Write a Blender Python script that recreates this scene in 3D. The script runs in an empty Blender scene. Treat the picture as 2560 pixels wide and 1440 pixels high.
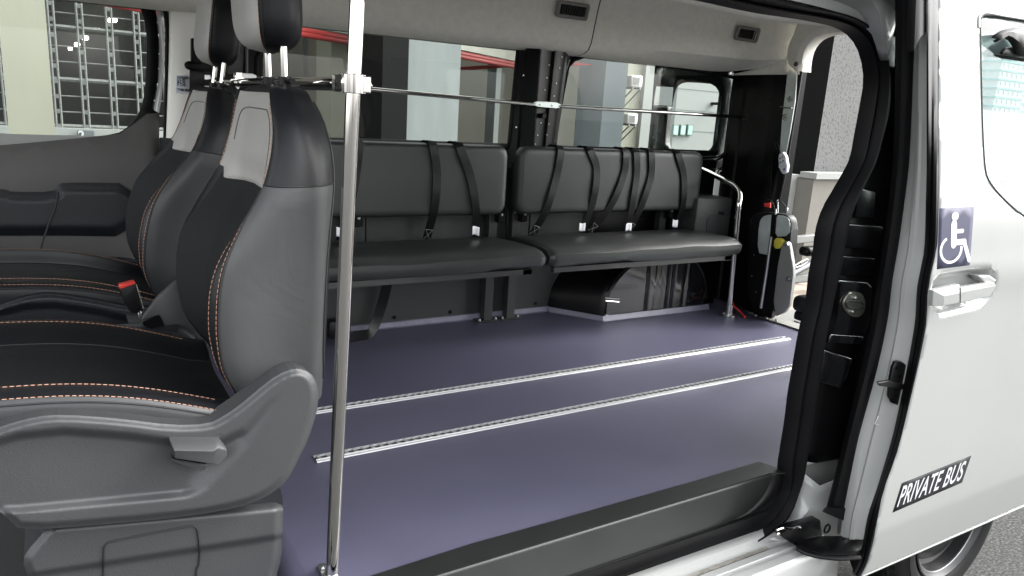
import bpy, bmesh, math, random
from mathutils import Vector, Matrix
from mathutils.geometry import delaunay_2d_cdt, tessellate_polygon
random.seed(7)
S = bpy.context.scene
COL = S.collection
# ---------------------------------------------------------------- camera
HC = 0.95
F = 1864.1174855679028
RM = Matrix(((0.85382439, -0.07055257, 0.51575793),
             (-0.51703929, -0.22999182, 0.82448416),
             (0.06045063, -0.9706318, -0.23285107)))
cam = bpy.data.cameras.new('camera'); camo = bpy.data.objects.new('camera', cam); COL.objects.link(camo)
r0, r1, r2 = [Vector((RM[0][i], RM[1][i], RM[2][i])) for i in range(3)]
mw = Matrix.Identity(4)
for i in range(3):
    mw[i][0] = r0[i]; mw[i][1] = -r1[i]; mw[i][2] = -r2[i]
mw[2][3] = HC
camo.matrix_world = mw
cam.sensor_width = 36; cam.lens = F / 2560 * 36; cam.clip_end = 2000; cam.clip_start = 0.02
S.camera = camo
# ---------------------------------------------------------------- light
SUN_EL, SUN_ROT = 52, 150
w = bpy.data.worlds.new('World'); S.world = w; w.use_nodes = True
nt = w.node_tree; bg = nt.nodes['Background']
sky = nt.nodes.new('ShaderNodeTexSky'); sky.sky_type = 'NISHITA'; sky.sun_disc = False
sky.sun_elevation = math.radians(SUN_EL); sky.sun_rotation = math.radians(SUN_ROT); sky.dust_density = 3.0; sky.air_density = 1.0
hs = nt.nodes.new('ShaderNodeHueSaturation'); hs.inputs['Saturation'].default_value = 0.12
# broken cloud cover
tcw = nt.nodes.new('ShaderNodeTexCoord'); mpw = nt.nodes.new('ShaderNodeMapping'); mpw.inputs['Scale'].default_value = (1, 1, 2.6)
cl = nt.nodes.new('ShaderNodeTexNoise'); cl.inputs['Scale'].default_value = 2.2; cl.inputs['Detail'].default_value = 6; cl.inputs['Roughness'].default_value = .55
cr0 = nt.nodes.new('ShaderNodeMapRange'); cr0.inputs['From Min'].default_value = .32; cr0.inputs['From Max'].default_value = .68; cr0.inputs['To Min'].default_value = .55; cr0.inputs['To Max'].default_value = 1.45
ml = nt.nodes.new('ShaderNodeVectorMath'); ml.operation = 'SCALE'
nt.links.new(tcw.outputs['Generated'], mpw.inputs[0]); nt.links.new(mpw.outputs[0], cl.inputs['Vector']); nt.links.new(cl.outputs['Fac'], cr0.inputs[0])
nt.links.new(sky.outputs[0], hs.inputs['Color']); nt.links.new(hs.outputs[0], ml.inputs[0]); nt.links.new(cr0.outputs[0], ml.inputs['Scale']); nt.links.new(ml.outputs[0], bg.inputs[0])
bg.inputs[1].default_value = 0.15
sun = bpy.data.lights.new('sun', 'SUN'); sun.energy = 0.5; sun.angle = math.radians(18); sun.color = (1, .97, .92)
suno = bpy.data.objects.new('sun', sun); COL.objects.link(suno)
# veiled sun to the rear of the van
sd = Vector((0.95, -0.28, 0.85)).normalized()
suno.rotation_euler = sd.to_track_quat('Z', 'Y').to_euler()
sky.sun_elevation = math.asin(sd.z); sky.sun_rotation = math.atan2(sd.x, sd.y)
S.view_settings.view_transform = 'Standard'; S.view_settings.look = 'None'
S.view_settings.exposure = 2.55; S.view_settings.gamma = 1
S.render.engine = 'CYCLES'
S.cycles.max_bounces = 12; S.cycles.transparent_max_bounces = 16

# ---------------------------------------------------------------- helpers
def ray(px, py): return RM @ Vector((px - 1280, py - 720, F))
def V(px, py, y): d = ray(px, py); return Vector((0, 0, HC)) + d * (y / d.y)
def VX(px, py, x): d = ray(px, py); return Vector((0, 0, HC)) + d * (x / d.x)
def VZ(px, py, z): d = ray(px, py); return Vector((0, 0, HC)) + d * ((z - HC) / d.z)
def VL(l, y): return [V(a, b, y) for a, b in l]

MATS = {}
def mat(name, color, rough=.5, metal=0, bump=0, scale=200, var=0, coat=0, spec=.5, vscale=8, stretch=None, detail=3, emit=None, alpha=None, dark=None, wrinkle=0, fleck=None):
    if name in MATS: return MATS[name]
    m = bpy.data.materials.new(name); m.use_nodes = True; n = m.node_tree; b = n.nodes['Principled BSDF']
    c = (*color, 1)
    b.inputs['Base Color'].default_value = c; b.inputs['Roughness'].default_value = rough; b.inputs['Metallic'].default_value = metal
    b.inputs['Coat Weight'].default_value = coat; b.inputs['Coat Roughness'].default_value = .05; b.inputs['Specular IOR Level'].default_value = spec
    tc = n.nodes.new('ShaderNodeTexCoord'); mp = n.nodes.new('ShaderNodeMapping'); n.links.new(tc.outputs['Object'], mp.inputs[0])
    if stretch: mp.inputs['Scale'].default_value = stretch
    if bump:
        t = n.nodes.new('ShaderNodeTexNoise'); t.inputs['Scale'].default_value = scale; t.inputs['Detail'].default_value = detail
        bp = n.nodes.new('ShaderNodeBump'); bp.inputs['Strength'].default_value = bump; bp.inputs['Distance'].default_value = .002
        n.links.new(mp.outputs[0], t.inputs['Vector']); n.links.new(t.outputs['Fac'], bp.inputs['Height']); n.links.new(bp.outputs[0], b.inputs['Normal'])
        if wrinkle:
            t3 = n.nodes.new('ShaderNodeTexNoise'); t3.inputs['Scale'].default_value = 7; t3.inputs['Detail'].default_value = 4; t3.inputs['Distortion'].default_value = 1.2
            b3 = n.nodes.new('ShaderNodeBump'); b3.inputs['Strength'].default_value = wrinkle; b3.inputs['Distance'].default_value = .012
            n.links.new(mp.outputs[0], t3.inputs['Vector']); n.links.new(t3.outputs['Fac'], b3.inputs['Height']); n.links.new(b3.outputs[0], bp.inputs['Normal'])
    if var:
        t = n.nodes.new('ShaderNodeTexNoise'); t.inputs['Scale'].default_value = vscale; t.inputs['Detail'].default_value = 6; t.inputs['Roughness'].default_value = .6
        r = n.nodes.new('ShaderNodeValToRGB'); r.color_ramp.elements[0].position = .3; r.color_ramp.elements[1].position = .7
        lo = tuple(x * (1 - var) for x in color) if dark is None else dark
        r.color_ramp.elements[0].color = (*lo, 1); r.color_ramp.elements[1].color = (*[min(1, x * (1 + var)) for x in color], 1)
        n.links.new(mp.outputs[0], t.inputs['Vector']); n.links.new(t.outputs['Fac'], r.inputs[0]); n.links.new(r.outputs[0], b.inputs['Base Color'])
        if fleck:
            tf = n.nodes.new('ShaderNodeTexNoise'); tf.inputs['Scale'].default_value = fleck[0]; tf.inputs['Detail'].default_value = 2
            rf = n.nodes.new('ShaderNodeMapRange'); rf.inputs['From Min'].default_value = fleck[1]; rf.inputs['From Max'].default_value = fleck[1] + .04; rf.inputs['To Max'].default_value = .6
            mf = n.nodes.new('ShaderNodeMixRGB'); mf.inputs[2].default_value = (*fleck[2], 1)
            n.links.new(mp.outputs[0], tf.inputs['Vector']); n.links.new(tf.outputs['Fac'], rf.inputs[0]); n.links.new(rf.outputs[0], mf.inputs[0]); n.links.new(r.outputs[0], mf.inputs[1]); n.links.new(mf.outputs[0], b.inputs['Base Color'])
        mr = n.nodes.new('ShaderNodeMapRange'); mr.inputs['To Min'].default_value = max(0, rough - .08); mr.inputs['To Max'].default_value = min(1, rough + .08)
        n.links.new(t.outputs['Fac'], mr.inputs[0]); n.links.new(mr.outputs[0], b.inputs['Roughness'])
    if emit:
        b.inputs['Emission Color'].default_value = (*emit[0], 1); b.inputs['Emission Strength'].default_value = emit[1]
    MATS[name] = m; return m
def glass(name, tint, refl=1.5, rough=0.0):
    m = bpy.data.materials.new(name); m.use_nodes = True; n = m.node_tree; n.nodes.clear()
    o = n.nodes.new('ShaderNodeOutputMaterial'); tr = n.nodes.new('ShaderNodeBsdfTransparent'); gl = n.nodes.new('ShaderNodeBsdfGlossy')
    mx = n.nodes.new('ShaderNodeMixShader'); fr = n.nodes.new('ShaderNodeFresnel'); fr.inputs[0].default_value = refl
    tr.inputs[0].default_value = (*tint, 1); gl.inputs['Roughness'].default_value = rough; gl.inputs[0].default_value = (1, 1, 1, 1)
    ge = n.nodes.new('ShaderNodeNewGeometry'); ma = n.nodes.new('ShaderNodeMath'); ma.operation = 'SUBTRACT'; ma.use_clamp = True
    n.links.new(fr.outputs[0], ma.inputs[0]); n.links.new(ge.outputs['Backfacing'], ma.inputs[1])   # only the outer side of the pane reflects
    n.links.new(ma.outputs[0], mx.inputs[0]); n.links.new(tr.outputs[0], mx.inputs[1]); n.links.new(gl.outputs[0], mx.inputs[2]); n.links.new(mx.outputs[0], o.inputs[0])
    MATS[name] = m; return m

WHITE = mat('white_paint', (.275, .281, .273), .22, coat=.35, var=.02, vscale=2)
LEATHER = mat('grey_leather', (.037, .039, .0395), .42, bump=.14, scale=600, var=.05, vscale=9, wrinkle=.14)
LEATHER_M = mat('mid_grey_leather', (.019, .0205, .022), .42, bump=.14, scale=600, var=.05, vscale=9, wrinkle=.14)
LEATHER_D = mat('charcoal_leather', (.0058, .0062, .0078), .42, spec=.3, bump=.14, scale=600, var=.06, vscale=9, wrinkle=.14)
LEATHER_L = mat('light_grey_leather', (.36, .352, .335), .46, bump=.14, scale=600, var=.03, vscale=9, wrinkle=.10)
FABRIC = mat('black_fabric', (.005, .0055, .0065), .7, bump=.6, scale=900, var=.2, vscale=90, spec=.3)
PLASTIC = mat('grey_plastic', (.034, .036, .0375), .46, bump=.3, scale=520, var=.04, vscale=6)
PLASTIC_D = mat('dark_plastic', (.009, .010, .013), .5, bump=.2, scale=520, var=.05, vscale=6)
TRIM = mat('trim_grey', (.070, .068, .066), .55, bump=.2, scale=500, var=.04, vscale=6)
SEAM = mat('seam_black', (.004, .004, .005), .6)
STITCH = mat('orange_thread', (.42, .23, .155), .6)
CHROME = mat('polished_steel', (.62, .605, .58), .05, 1)
STEEL = mat('brushed_steel', (.55, .56, .56), .3, 1, bump=.1, scale=60, stretch=(1, 1, 8))
ALU = mat('track_aluminium', (.42, .42, .43), .5, .4, var=.05, vscale=20)
BLACKG = mat('black_gloss_metal', (.003, .003, .0035), .3, spec=.18, bump=.05, scale=8, var=.2, vscale=12)
GLOSSB = mat('wet_black_paint', (.006, .006, .007), .12, coat=.5, bump=.12, scale=7, var=.2, vscale=12)
BLACKM = mat('black_satin', (.005, .005, .0055), .45, spec=.25, bump=.1, scale=300)
RUBBER = mat('black_rubber', (.004, .004, .0045), .5, spec=.12, bump=.08, scale=300)
STRAP = mat('black_webbing', (.0035, .0035, .0045), .36, spec=.28, bump=.5, scale=500, stretch=(1, 1, .15))
HEADL = mat('headliner_cloth', (.85, .83, .745), .95, bump=.9, scale=330, var=.05, vscale=40, spec=.2)
PILTRIM = mat('pillar_trim', (.82, .80, .75), .6, bump=.12, scale=500)
VINYL = mat('purple_vinyl', (.070, .069, .107), .38, bump=.4, scale=800, var=.05, vscale=5, fleck=(260, .70, (.16, .155, .19)))
VINYL_L = mat('vinyl_edge', (.17, .165, .22), .4, bump=.2, scale=400, var=.1, vscale=30)
WALLBOARD = mat('grey_wallboard', (.020, .022, .0215), .5, bump=.25, scale=600, var=.08, vscale=8)
TAG = mat('white_label', (.75, .75, .77), .6)
RED = mat('red_plastic', (.6, .04, .03), .4)
YELLOW = mat('yellow_plastic', (.55, .48, .05), .45)
LIFTGREY = mat('lift_grey_paint', (.22, .22, .21), .4, var=.04, vscale=10)
GALV = mat('galvanised_plate', (.55, .60, .58), .35, .35, var=.15, vscale=15)
GLASS = glass('clear_glass', (.93, .96, .94), 1.35)
GLASS_D = glass('door_glass', (.80, .86, .85), 1.2)
SIGNBLUE = mat('sign_slate', (.045, .046, .078), .6, spec=.2, var=.05, vscale=20)
SIGNBLACK = mat('sign_black', (.012, .0115, .014), .6, spec=.2)
SIGNWHITE = mat('sign_white', (.45, .45, .465), .45)
CONC_L = mat('light_concrete', (.21, .228, .224), .85, bump=.3, scale=40, var=.10, vscale=2.0, stretch=(3, 3, .5))
CREAM = mat('cream_render', (.26, .257, .205), .85, bump=.2, scale=40, var=.05, vscale=2, stretch=(2, 2, .5))
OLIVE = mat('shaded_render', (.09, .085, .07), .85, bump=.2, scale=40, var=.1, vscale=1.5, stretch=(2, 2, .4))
GREYWALL = mat('grey_render', (.19, .205, .195), .85, bump=.2, scale=40, var=.06, vscale=1.5)
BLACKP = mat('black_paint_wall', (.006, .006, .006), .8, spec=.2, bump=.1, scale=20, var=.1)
PIPE = mat('red_pipe', (.30, .030, .028), .5, var=.1)
WHITEW = mat('white_render', (.25, .26, .25), .8, bump=.1, scale=30, var=.02)
SOFFIT = mat('soffit', (.48, .48, .42), .9, bump=.2, scale=20, var=.1, vscale=3)
MESHM = mat('galvanised_mesh', (.15, .155, .148), .6, .3, var=.25, vscale=40)
DARKROOM = mat('dark_room', (.012, .012, .011), .9, var=.2, vscale=1)  # near black: the shade of an unlit room put into the colour
TEAL = mat('teal_glass', (.10, .24, .25), .7, spec=.1, var=.3, vscale=1.2)
TOWERM = mat('tower_render', (.25, .285, .285), .8, var=.03)

def speckle(name, base, darkc, scale, thr=.42, bumpk=.4, rough=.85, light=None):
    m = bpy.data.materials.new(name); m.use_nodes = True; n = m.node_tree; b = n.nodes['Principled BSDF']
    tc = n.nodes.new('ShaderNodeTexCoord'); t = n.nodes.new('ShaderNodeTexNoise'); t.inputs['Scale'].default_value = scale; t.inputs['Detail'].default_value = 5; t.inputs['Roughness'].default_value = .65
    t2 = n.nodes.new('ShaderNodeTexNoise'); t2.inputs['Scale'].default_value = scale * .07; t2.inputs['Detail'].default_value = 3
    r = n.nodes.new('ShaderNodeValToRGB'); r.color_ramp.elements[0].position = thr - .05; r.color_ramp.elements[1].position = thr + .07
    r.color_ramp.elements[0].color = (*darkc, 1); r.color_ramp.elements[1].color = (*base, 1)
    if light:
        e = r.color_ramp.elements.new(min(.95, thr + .25)); e.color = (*light, 1)
    mx = n.nodes.new('ShaderNodeMixRGB'); mx.blend_type = 'MULTIPLY'; mx.inputs[0].default_value = .5
    mr = n.nodes.new('ShaderNodeMapRange'); mr.inputs['To Min'].default_value = .6; mr.inputs['To Max'].default_value = 1.3
    mp_ = n.nodes.new('ShaderNodeMapping'); mp_.inputs['Scale'].default_value = (1, 1.7, 1) if light else (1, 1, 1); n.links.new(tc.outputs['Object'], mp_.inputs[0])
    n.links.new(mp_.outputs[0], t.inputs['Vector']); n.links.new(tc.outputs['Object'], t2.inputs['Vector'])
    n.links.new(t.outputs['Fac'], r.inputs[0]); n.links.new(t2.outputs['Fac'], mr.inputs[0])
    n.links.new(r.outputs[0], mx.inputs[1]); n.links.new(mr.outputs[0], mx.inputs[2]); n.links.new(mx.outputs[0], b.inputs['Base Color'])
    bp = n.nodes.new('ShaderNodeBump'); bp.inputs['Strength'].default_value = bumpk; bp.inputs['Distance'].default_value = .01
    n.links.new(t.outputs['Fac'], bp.inputs['Height']); n.links.new(bp.outputs[0], b.inputs['Normal']); b.inputs['Roughness'].default_value = rough
    MATS[name] = m; return m
SPECK = speckle('speckled_concrete', (.112, .112, .110), (.050, .055, .055), 34, .42)
GROUND = speckle('rough_concrete_ground', (.042, .040, .037), (.003, .0065, .006), 60, .49, .8, light=(.125, .12, .11))

# mesh builder --------------------------------------------------
class MB:
    def __init__(s): s.v = []; s.f = []; s.m = []; s.mi = 0
    def add(s, vs, fs):
        o = len(s.v); s.v += [Vector(p) for p in vs]; s.f += [tuple(i + o for i in f) for f in fs]; s.m += [s.mi] * len(fs); return s
    def box(s, a, b):
        x0, y0, z0 = a; x1, y1, z1 = b
        return s.add([(x0, y0, z0), (x1, y0, z0), (x1, y1, z0), (x0, y1, z0), (x0, y0, z1), (x1, y0, z1), (x1, y1, z1), (x0, y1, z1)],
                     [(0, 3, 2, 1), (4, 5, 6, 7), (0, 1, 5, 4), (1, 2, 6, 5), (2, 3, 7, 6), (3, 0, 4, 7)])
    def prism(s, pts, off):
        pts = [Vector(p) for p in pts]; off = Vector(off); n = len(pts)
        return s.add(pts + [p + off for p in pts], [tuple(range(n)), tuple(range(2 * n - 1, n - 1, -1))] + [(i, i + n, (i + 1) % n + n, (i + 1) % n) for i in range(n)])
    def grid(s, rows, closed=False, cap=False):
        n = len(rows[0]); vs = [p for r in rows for p in r]; fs = []
        for i in range(len(rows) - 1):
            for j in range(n if closed else n - 1):
                k = (j + 1) % n
                fs.append((i * n + j, i * n + k, (i + 1) * n + k, (i + 1) * n + j))
        if cap: fs.append(tuple(range(n - 1, -1, -1))); fs.append(tuple(range((len(rows) - 1) * n, len(rows) * n)))
        return s.add(vs, fs)
    def tube(s, path, r, seg=12, cap=True):
        path = [Vector(p) for p in path]; rows = []; up = None
        for i, p in enumerate(path):
            t = (path[min(i + 1, len(path) - 1)] - path[max(i - 1, 0)]).normalized()
            if up is None: up = t.cross(Vector((0, 0, 1)) if abs(t.z) < .9 else Vector((1, 0, 0))).normalized()
            up = (up - t * up.dot(t)).normalized(); w = t.cross(up)
            rr = r[i] if isinstance(r, (list, tuple)) else r
            rows.append([p + (up * math.cos(a) + w * math.sin(a)) * rr for a in [2 * math.pi * k / seg for k in range(seg)]])
        return s.grid(rows, True, cap)
    def rbox(s, a, b, r=.02, n=3):   # box with rounded edges
        bm = bmesh.new(); t = MB().box(a, b)
        vs = [bm.verts.new(p) for p in t.v]; [bm.faces.new([vs[i] for i in f]) for f in t.f]
        bmesh.ops.bevel(bm, geom=list(bm.edges), offset=r, segments=n, profile=.5, affect='EDGES')
        bm.verts.index_update(); s.add([v.co.copy() for v in bm.verts], [tuple(v.index for v in f.verts) for f in bm.faces]); bm.free(); return s
    def rprism(s, pts, off, r=.004, n=2):
        bm = bmesh.new(); t = MB().prism(pts, off)
        vs = [bm.verts.new(p) for p in t.v]; [bm.faces.new([vs[i] for i in f]) for f in t.f]
        bmesh.ops.bevel(bm, geom=list(bm.edges), offset=r, segments=n, profile=.5, affect='EDGES', clamp_overlap=True)
        bm.verts.index_update(); s.add([v.co.copy() for v in bm.verts], [tuple(v.index for v in f.verts) for f in bm.faces]); bm.free(); return s

def obj(name, mb, m, parent=None, smooth=True, solid=0, bevel=0):
    me = bpy.data.meshes.new(name)
    off = Vector((0, 0, 0))
    if parent is not None:
        off = Vector(parent['org'])
    me.from_pydata([tuple(p - off) for p in mb.v], [], mb.f)
    ms = m if isinstance(m, list) else [m]
    for k in ms: me.materials.append(k)
    if len(ms) > 1: me.polygons.foreach_set('material_index', mb.m)
    bm = bmesh.new(); bm.from_mesh(me); bmesh.ops.remove_doubles(bm, verts=bm.verts, dist=1e-5); bmesh.ops.recalc_face_normals(bm, faces=bm.faces)
    bm.to_mesh(me); bm.free()
    o = bpy.data.objects.new(name, me); COL.objects.link(o)
    if smooth:
        me.shade_smooth(); me.set_sharp_from_angle(angle=math.radians(38))
    if parent is not None: o.parent = parent; o['org'] = list(parent['org'])
    else: o['org'] = [0, 0, 0]
    if bevel:
        b = o.modifiers.new('b', 'BEVEL'); b.width = bevel; b.segments = 2; b.limit_method = 'ANGLE'; b.angle_limit = math.radians(40)
    if solid:
        b = o.modifiers.new('s', 'SOLIDIFY'); b.thickness = solid; b.offset = 0
    return o
def parts(name, mb, m, parent=None, **kw):
    """one object for each separate piece of the mesh"""
    par = list(range(len(mb.v)))
    def fd_(i):
        while par[i] != i: par[i] = par[par[i]]; i = par[i]
        return i
    for f in mb.f:
        for i in f[1:]: par[fd_(i)] = fd_(f[0])
    key = {}
    for i, p in enumerate(mb.v):
        k = (round(p.x, 5), round(p.y, 5), round(p.z, 5))
        if k in key: par[fd_(i)] = fd_(key[k])
        else: key[k] = i
    g_ = {}
    for f in mb.f: g_.setdefault(fd_(f[0]), []).append(f)
    out_ = []
    for fs_ in g_.values():
        ids = sorted({i for f in fs_ for i in f}); mp = {k: j for j, k in enumerate(ids)}
        q = MB(); q.add([mb.v[i] for i in ids], [tuple(mp[i] for i in f) for f in fs_]); out_.append(obj(name, q, m, parent, **kw))
    return out_
def tag(o, label=None, cat=None, group=None, kind=None):
    if label: o['label'] = label
    if cat: o['category'] = cat
    if group: o['group'] = group
    if kind: o['kind'] = kind
    return o
def thing(name, loc, label, cat, group=None):
    o = bpy.data.objects.new(name, None); COL.objects.link(o); o.location = loc; o['org'] = list(loc); o.empty_display_size = .1
    return tag(o, label, cat, group)
def copy_tree(o, parent=None):
    c = o.copy(); COL.objects.link(c); c.parent = parent
    for ch in [k for k in bpy.data.objects if k.parent == o]: copy_tree(ch, c)
    return c

def resample(pts, n):
    pts = [Vector(p) for p in pts]; L = [0]
    for a, b in zip(pts, pts[1:]): L.append(L[-1] + (b - a).length)
    out = []
    for i in range(n):
        t = L[-1] * i / (n - 1); k = 0
        while k < len(L) - 2 and L[k + 1] < t: k += 1
        u = (t - L[k]) / max(1e-9, L[k + 1] - L[k])
        p0 = pts[max(k - 1, 0)]; p1 = pts[k]; p2 = pts[k + 1]; p3 = pts[min(k + 2, len(pts) - 1)]
        d = (p2 - p1).length
        m1 = (p2 - p0) / max(1e-9, (p2 - p0).length) * d; m2 = (p3 - p1) / max(1e-9, (p3 - p1).length) * d
        u2 = u * u; u3 = u2 * u
        out.append(p1 * (2 * u3 - 3 * u2 + 1) + m1 * (u3 - 2 * u2 + u) + p2 * (-2 * u3 + 3 * u2) + m2 * (u3 - u2))
    return out
def interp(tab, t):
    if t <= tab[0][0]: return tab[0][1]
    for (a, x), (b, y) in zip(tab, tab[1:]):
        if t <= b:
            return x + (y - x) * (t - a) / (b - a)
    return tab[-1][1]
def sinterp(tab, t):      # smooth
    w_ = .02; return (interp(tab, t - w_) + 2 * interp(tab, t) + interp(tab, t + w_)) / 4
def inside(p, poly):
    x, y = p; c = False; j = len(poly) - 1
    for i in range(len(poly)):
        xi, yi = poly[i]; xj, yj = poly[j]
        if (yi > y) != (yj > y) and x < (xj - xi) * (y - yi) / (yj - yi) + xi: c = not c
        j = i
    return c
def dist(p, poly, closed=True):
    x, y = p; best = 1e9; n = len(poly)
    for i in range(n if closed else n - 1):
        ax, ay = poly[i]; bx, by = poly[(i + 1) % n]
        dx, dy = bx - ax, by - ay; L = dx * dx + dy * dy
        t = max(0, min(1, ((x - ax) * dx + (y - ay) * dy) / L)) if L else 0
        best = min(best, math.hypot(x - ax - t * dx, y - ay - t * dy))
    return best
def sm(t): t = max(0, min(1, t)); return t * t * (3 - 2 * t)
def smooth2(pts, n=60, closed=True):
    P = [Vector((a, b, 0)) for a, b in pts]
    if closed: P = P + [P[0]]
    return [(p.x, p.y) for p in resample(P, n)][:-1 if closed else None]
def chaikin(pts, k=2, closed=True):
    for _ in range(k):
        o = []; n = len(pts)
        for i in range(n if closed else n - 1):
            a = pts[i]; b = pts[(i + 1) % n]
            o += [(a[0] * .75 + b[0] * .25, a[1] * .75 + b[1] * .25), (a[0] * .25 + b[0] * .75, a[1] * .25 + b[1] * .75)]
        if not closed: o = [pts[0]] + o + [pts[-1]]
        pts = o
    return pts
def dens(poly, sp):
    o = []
    for i in range(len(poly)):
        a = poly[i]; b = poly[(i + 1) % len(poly)]; L = math.hypot(b[0] - a[0], b[1] - a[1]); n = max(1, int(L / sp))
        o += [(a[0] + (b[0] - a[0]) * k / n, a[1] + (b[1] - a[1]) * k / n) for k in range(n)]
    return o
def fill(mb, poly, sp, fmap, holes=(), creases=()):
    """triangulate a 2-D region with inner points and map each point to 3-D with fmap(u, v, dist_to_edge)"""
    rings = [dens(poly, sp)] + [dens(h, sp) for h in holes]; base = [poly] + list(holes)
    pts = []; edges = []
    for r in rings:
        o = len(pts); pts += r; edges += [(o + i, o + (i + 1) % len(r)) for i in range(len(r))]
    for c in creases:
        if len(c) < 3: continue
        r = [q for q in dens(c, sp)]; r2 = [q for q in r if inside(q, poly) and dist(q, poly) > sp * .3]
        pts += r2; base.append(r2)
    xs = [p[0] for p in rings[0]]; ys = [p[1] for p in rings[0]]
    nx = int((max(xs) - min(xs)) / sp) + 1; ny = int((max(ys) - min(ys)) / sp) + 1
    for i in range(nx):
        for j in range(ny):
            p = (min(xs) + (i + .5) * sp, min(ys) + (j + .5 * (i % 2)) * sp)
            if inside(p, poly) and not any(inside(p, h) for h in holes) and min(dist(p, r) for r in base) > sp * .45: pts.append(p)
    vo, _, fo, *_r = delaunay_2d_cdt([Vector(p) for p in pts], edges, [], 0, 1e-7)
    keep = []
    for f in fo:
        c = (sum(vo[i].x for i in f) / len(f), sum(vo[i].y for i in f) / len(f))
        if inside(c, poly) and not any(inside(c, h) for h in holes): keep.append(f)
    nb = 1 + len(holes)
    vs = [fmap(p.x, p.y, min(dist((p.x, p.y), r) for r in base[:nb])) for p in vo]
    mb.add(vs, keep); return mb
def rrect(x0, y0, x1, y1, r, n=6):
    o = []
    for cx, cy, a in ((x1 - r, y1 - r, 0), (x0 + r, y1 - r, 90), (x0 + r, y0 + r, 180), (x1 - r, y0 + r, 270)):
        o += [(cx + r * math.cos(math.radians(a + 90 * k / n)), cy + r * math.sin(math.radians(a + 90 * k / n))) for k in range(n + 1)]
    return o
def dashes(mb, path, fn=None, L=.0060, gap=.0034, r=.0007):
    tot = sum((b - a).length for a, b in zip(path, path[1:])); n = max(2, int(tot / (L + gap)) * 3)
    P = resample(path, n * 1)
    i = 0
    while i + 2 < n:
        a, b = P[i], P[i + 2]; t = (b - a).normalized(); u = t.cross(Vector((0, 1, .2))).normalized(); w_ = t.cross(u)
        rows = [[a + (u * x + w_ * y) * r for x, y in ((1, 0), (0, 1), (-1, 0), (0, -1))], [b + (u * x + w_ * y) * r for x, y in ((1, 0), (0, 1), (-1, 0), (0, -1))]]
        mb.grid(rows, True, True); i += 3
    return mb
def bolt(mb, p, d, r=.006, h=.004, seg=10):
    p = Vector(p); d = Vector(d).normalized(); return mb.tube([p, p + d * h], r, seg).tube([p + d * h, p + d * (h + .002)], r * .55, 6)
def text_mesh(body, size, shear=0, offset=0, ext=.0006, align='LEFT', spacing=1):
    c = bpy.data.curves.new('t', 'FONT'); c.body = body; c.size = size; c.shear = shear; c.offset = offset; c.extrude = ext; c.align_x = align; c.space_character = spacing; c.resolution_u = 4
    o = bpy.data.objects.new('t', c); COL.objects.link(o); dg = bpy.context.evaluated_depsgraph_get(); me = bpy.data.meshes.new_from_object(o.evaluated_get(dg))
    vs = [v.co.copy() for v in me.vertices]; fs = [tuple(p.vertices) for p in me.polygons]
    bpy.data.objects.remove(o); bpy.data.curves.remove(c); bpy.data.meshes.remove(me); return vs, fs

# ================================================================ SETTING
g = MB(); g.box((-150, -150, -.75), (150, 150, -.65)); o = obj('ground', g, GROUND, smooth=False); tag(o, kind='structure')

# ================================================================ VAN
van = thing('van', (1.2, 2.0, -.65), 'white passenger van seen from its open side, with black bare metal inside', 'van')
# --- floor
m = MB()
FR = [(.388, 1.225), (1.66, 1.225), (1.70, 1.233), (1.80, 1.25), (1.80, 1.30), (3.02, 1.30), (3.02, 2.44), (3.10, 2.44), (3.10, 2.89), (.388, 2.89)]
m.prism([(x, y, 0) for x, y in FR], (0, 0, -.03))
m.grid([[(x, y, z) for y in (1.24, 2.89)] for x, z in ((.388, 0), (.375, -.0012), (.362, -.005), (.350, -.012), (.338, -.024), (.328, -.042), (.322, -.07), (.320, -.15))])
obj('floor', m, VINYL, van)
# vinyl turned up against the far wall and round the wheel housing
m = MB()
m.grid([[(x, 2.875, .0015) for x in (.6, 1.2, 1.7, 2.12)], [(x, 2.885, .006) for x in (.6, 1.2, 1.7, 2.12)], [(x, 2.888, .026 + .002 * math.sin(x * 9)) for x in (.6, 1.2, 1.7, 2.12)], [(x, 2.895, .027) for x in (.6, 1.2, 1.7, 2.12)]])
wav = [.62 + .001 * i for i in range(3)]
pts = [(2.02, 2.88), (2.175, 2.652)] + [(2.175 + .0697 * k, 2.652) for k in range(1, 11)]
m.grid([[(x, y - .010, .0015) for x, y in pts], [(x, y - .002, .010) for x, y in pts], [(x, y + .001, .026 + .003 * random.random()) for x, y in pts], [(x, y + .01, .024) for x, y in pts]])
obj('floor_edge_strip', m, VINYL_L, van)
# front footwell floor
m = MB(); m.box((-1.4, 1.1, -.19), (.32, 2.95, -.15)); obj('footwell_carpet', m, mat('carpet', (.03, .03, .03), .95, bump=.8, scale=300), van, smooth=False)
# --- step well in the doorway
m = MB()
ve = [VZ(a, b, .004) for a, b in ((940, 1438), (1180, 1361), (1400, 1300), (1572, 1251), (1744, 1202), (1897, 1156))]
sl_ = (ve[1].y - ve[0].y) / (ve[1].x - ve[0].x)
se = [(.36, ve[0].y - sl_ * (ve[0].x - .36), .004)] + [tuple(p) for p in ve] + [(1.70, 1.235, .004), (1.695, 1.208, .004), (1.655, 1.225, .004), (.36, 1.2135, .004)]
m.prism(se, (0, 0, .003))
obj('step_edging', m, mat('step_trim', (.007, .008, .0077), .42, bump=.2, scale=600, var=.12, vscale=10), van, smooth=False)
m = MB()
def stepx(z): t = max(0, min(1, (-z) / .107)); return 1.655 - .16 * (1 - math.sqrt(max(0, 1 - t ** 2.2)))
rows = []
for k in range(15):
    z = .004 - .111 * k / 14; e = stepx(z)
    rows.append([(.2 + (e - .2) * i / 10, 1.212 + .012 * i / 10, z) for i in range(11)])
m.grid(rows)
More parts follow.
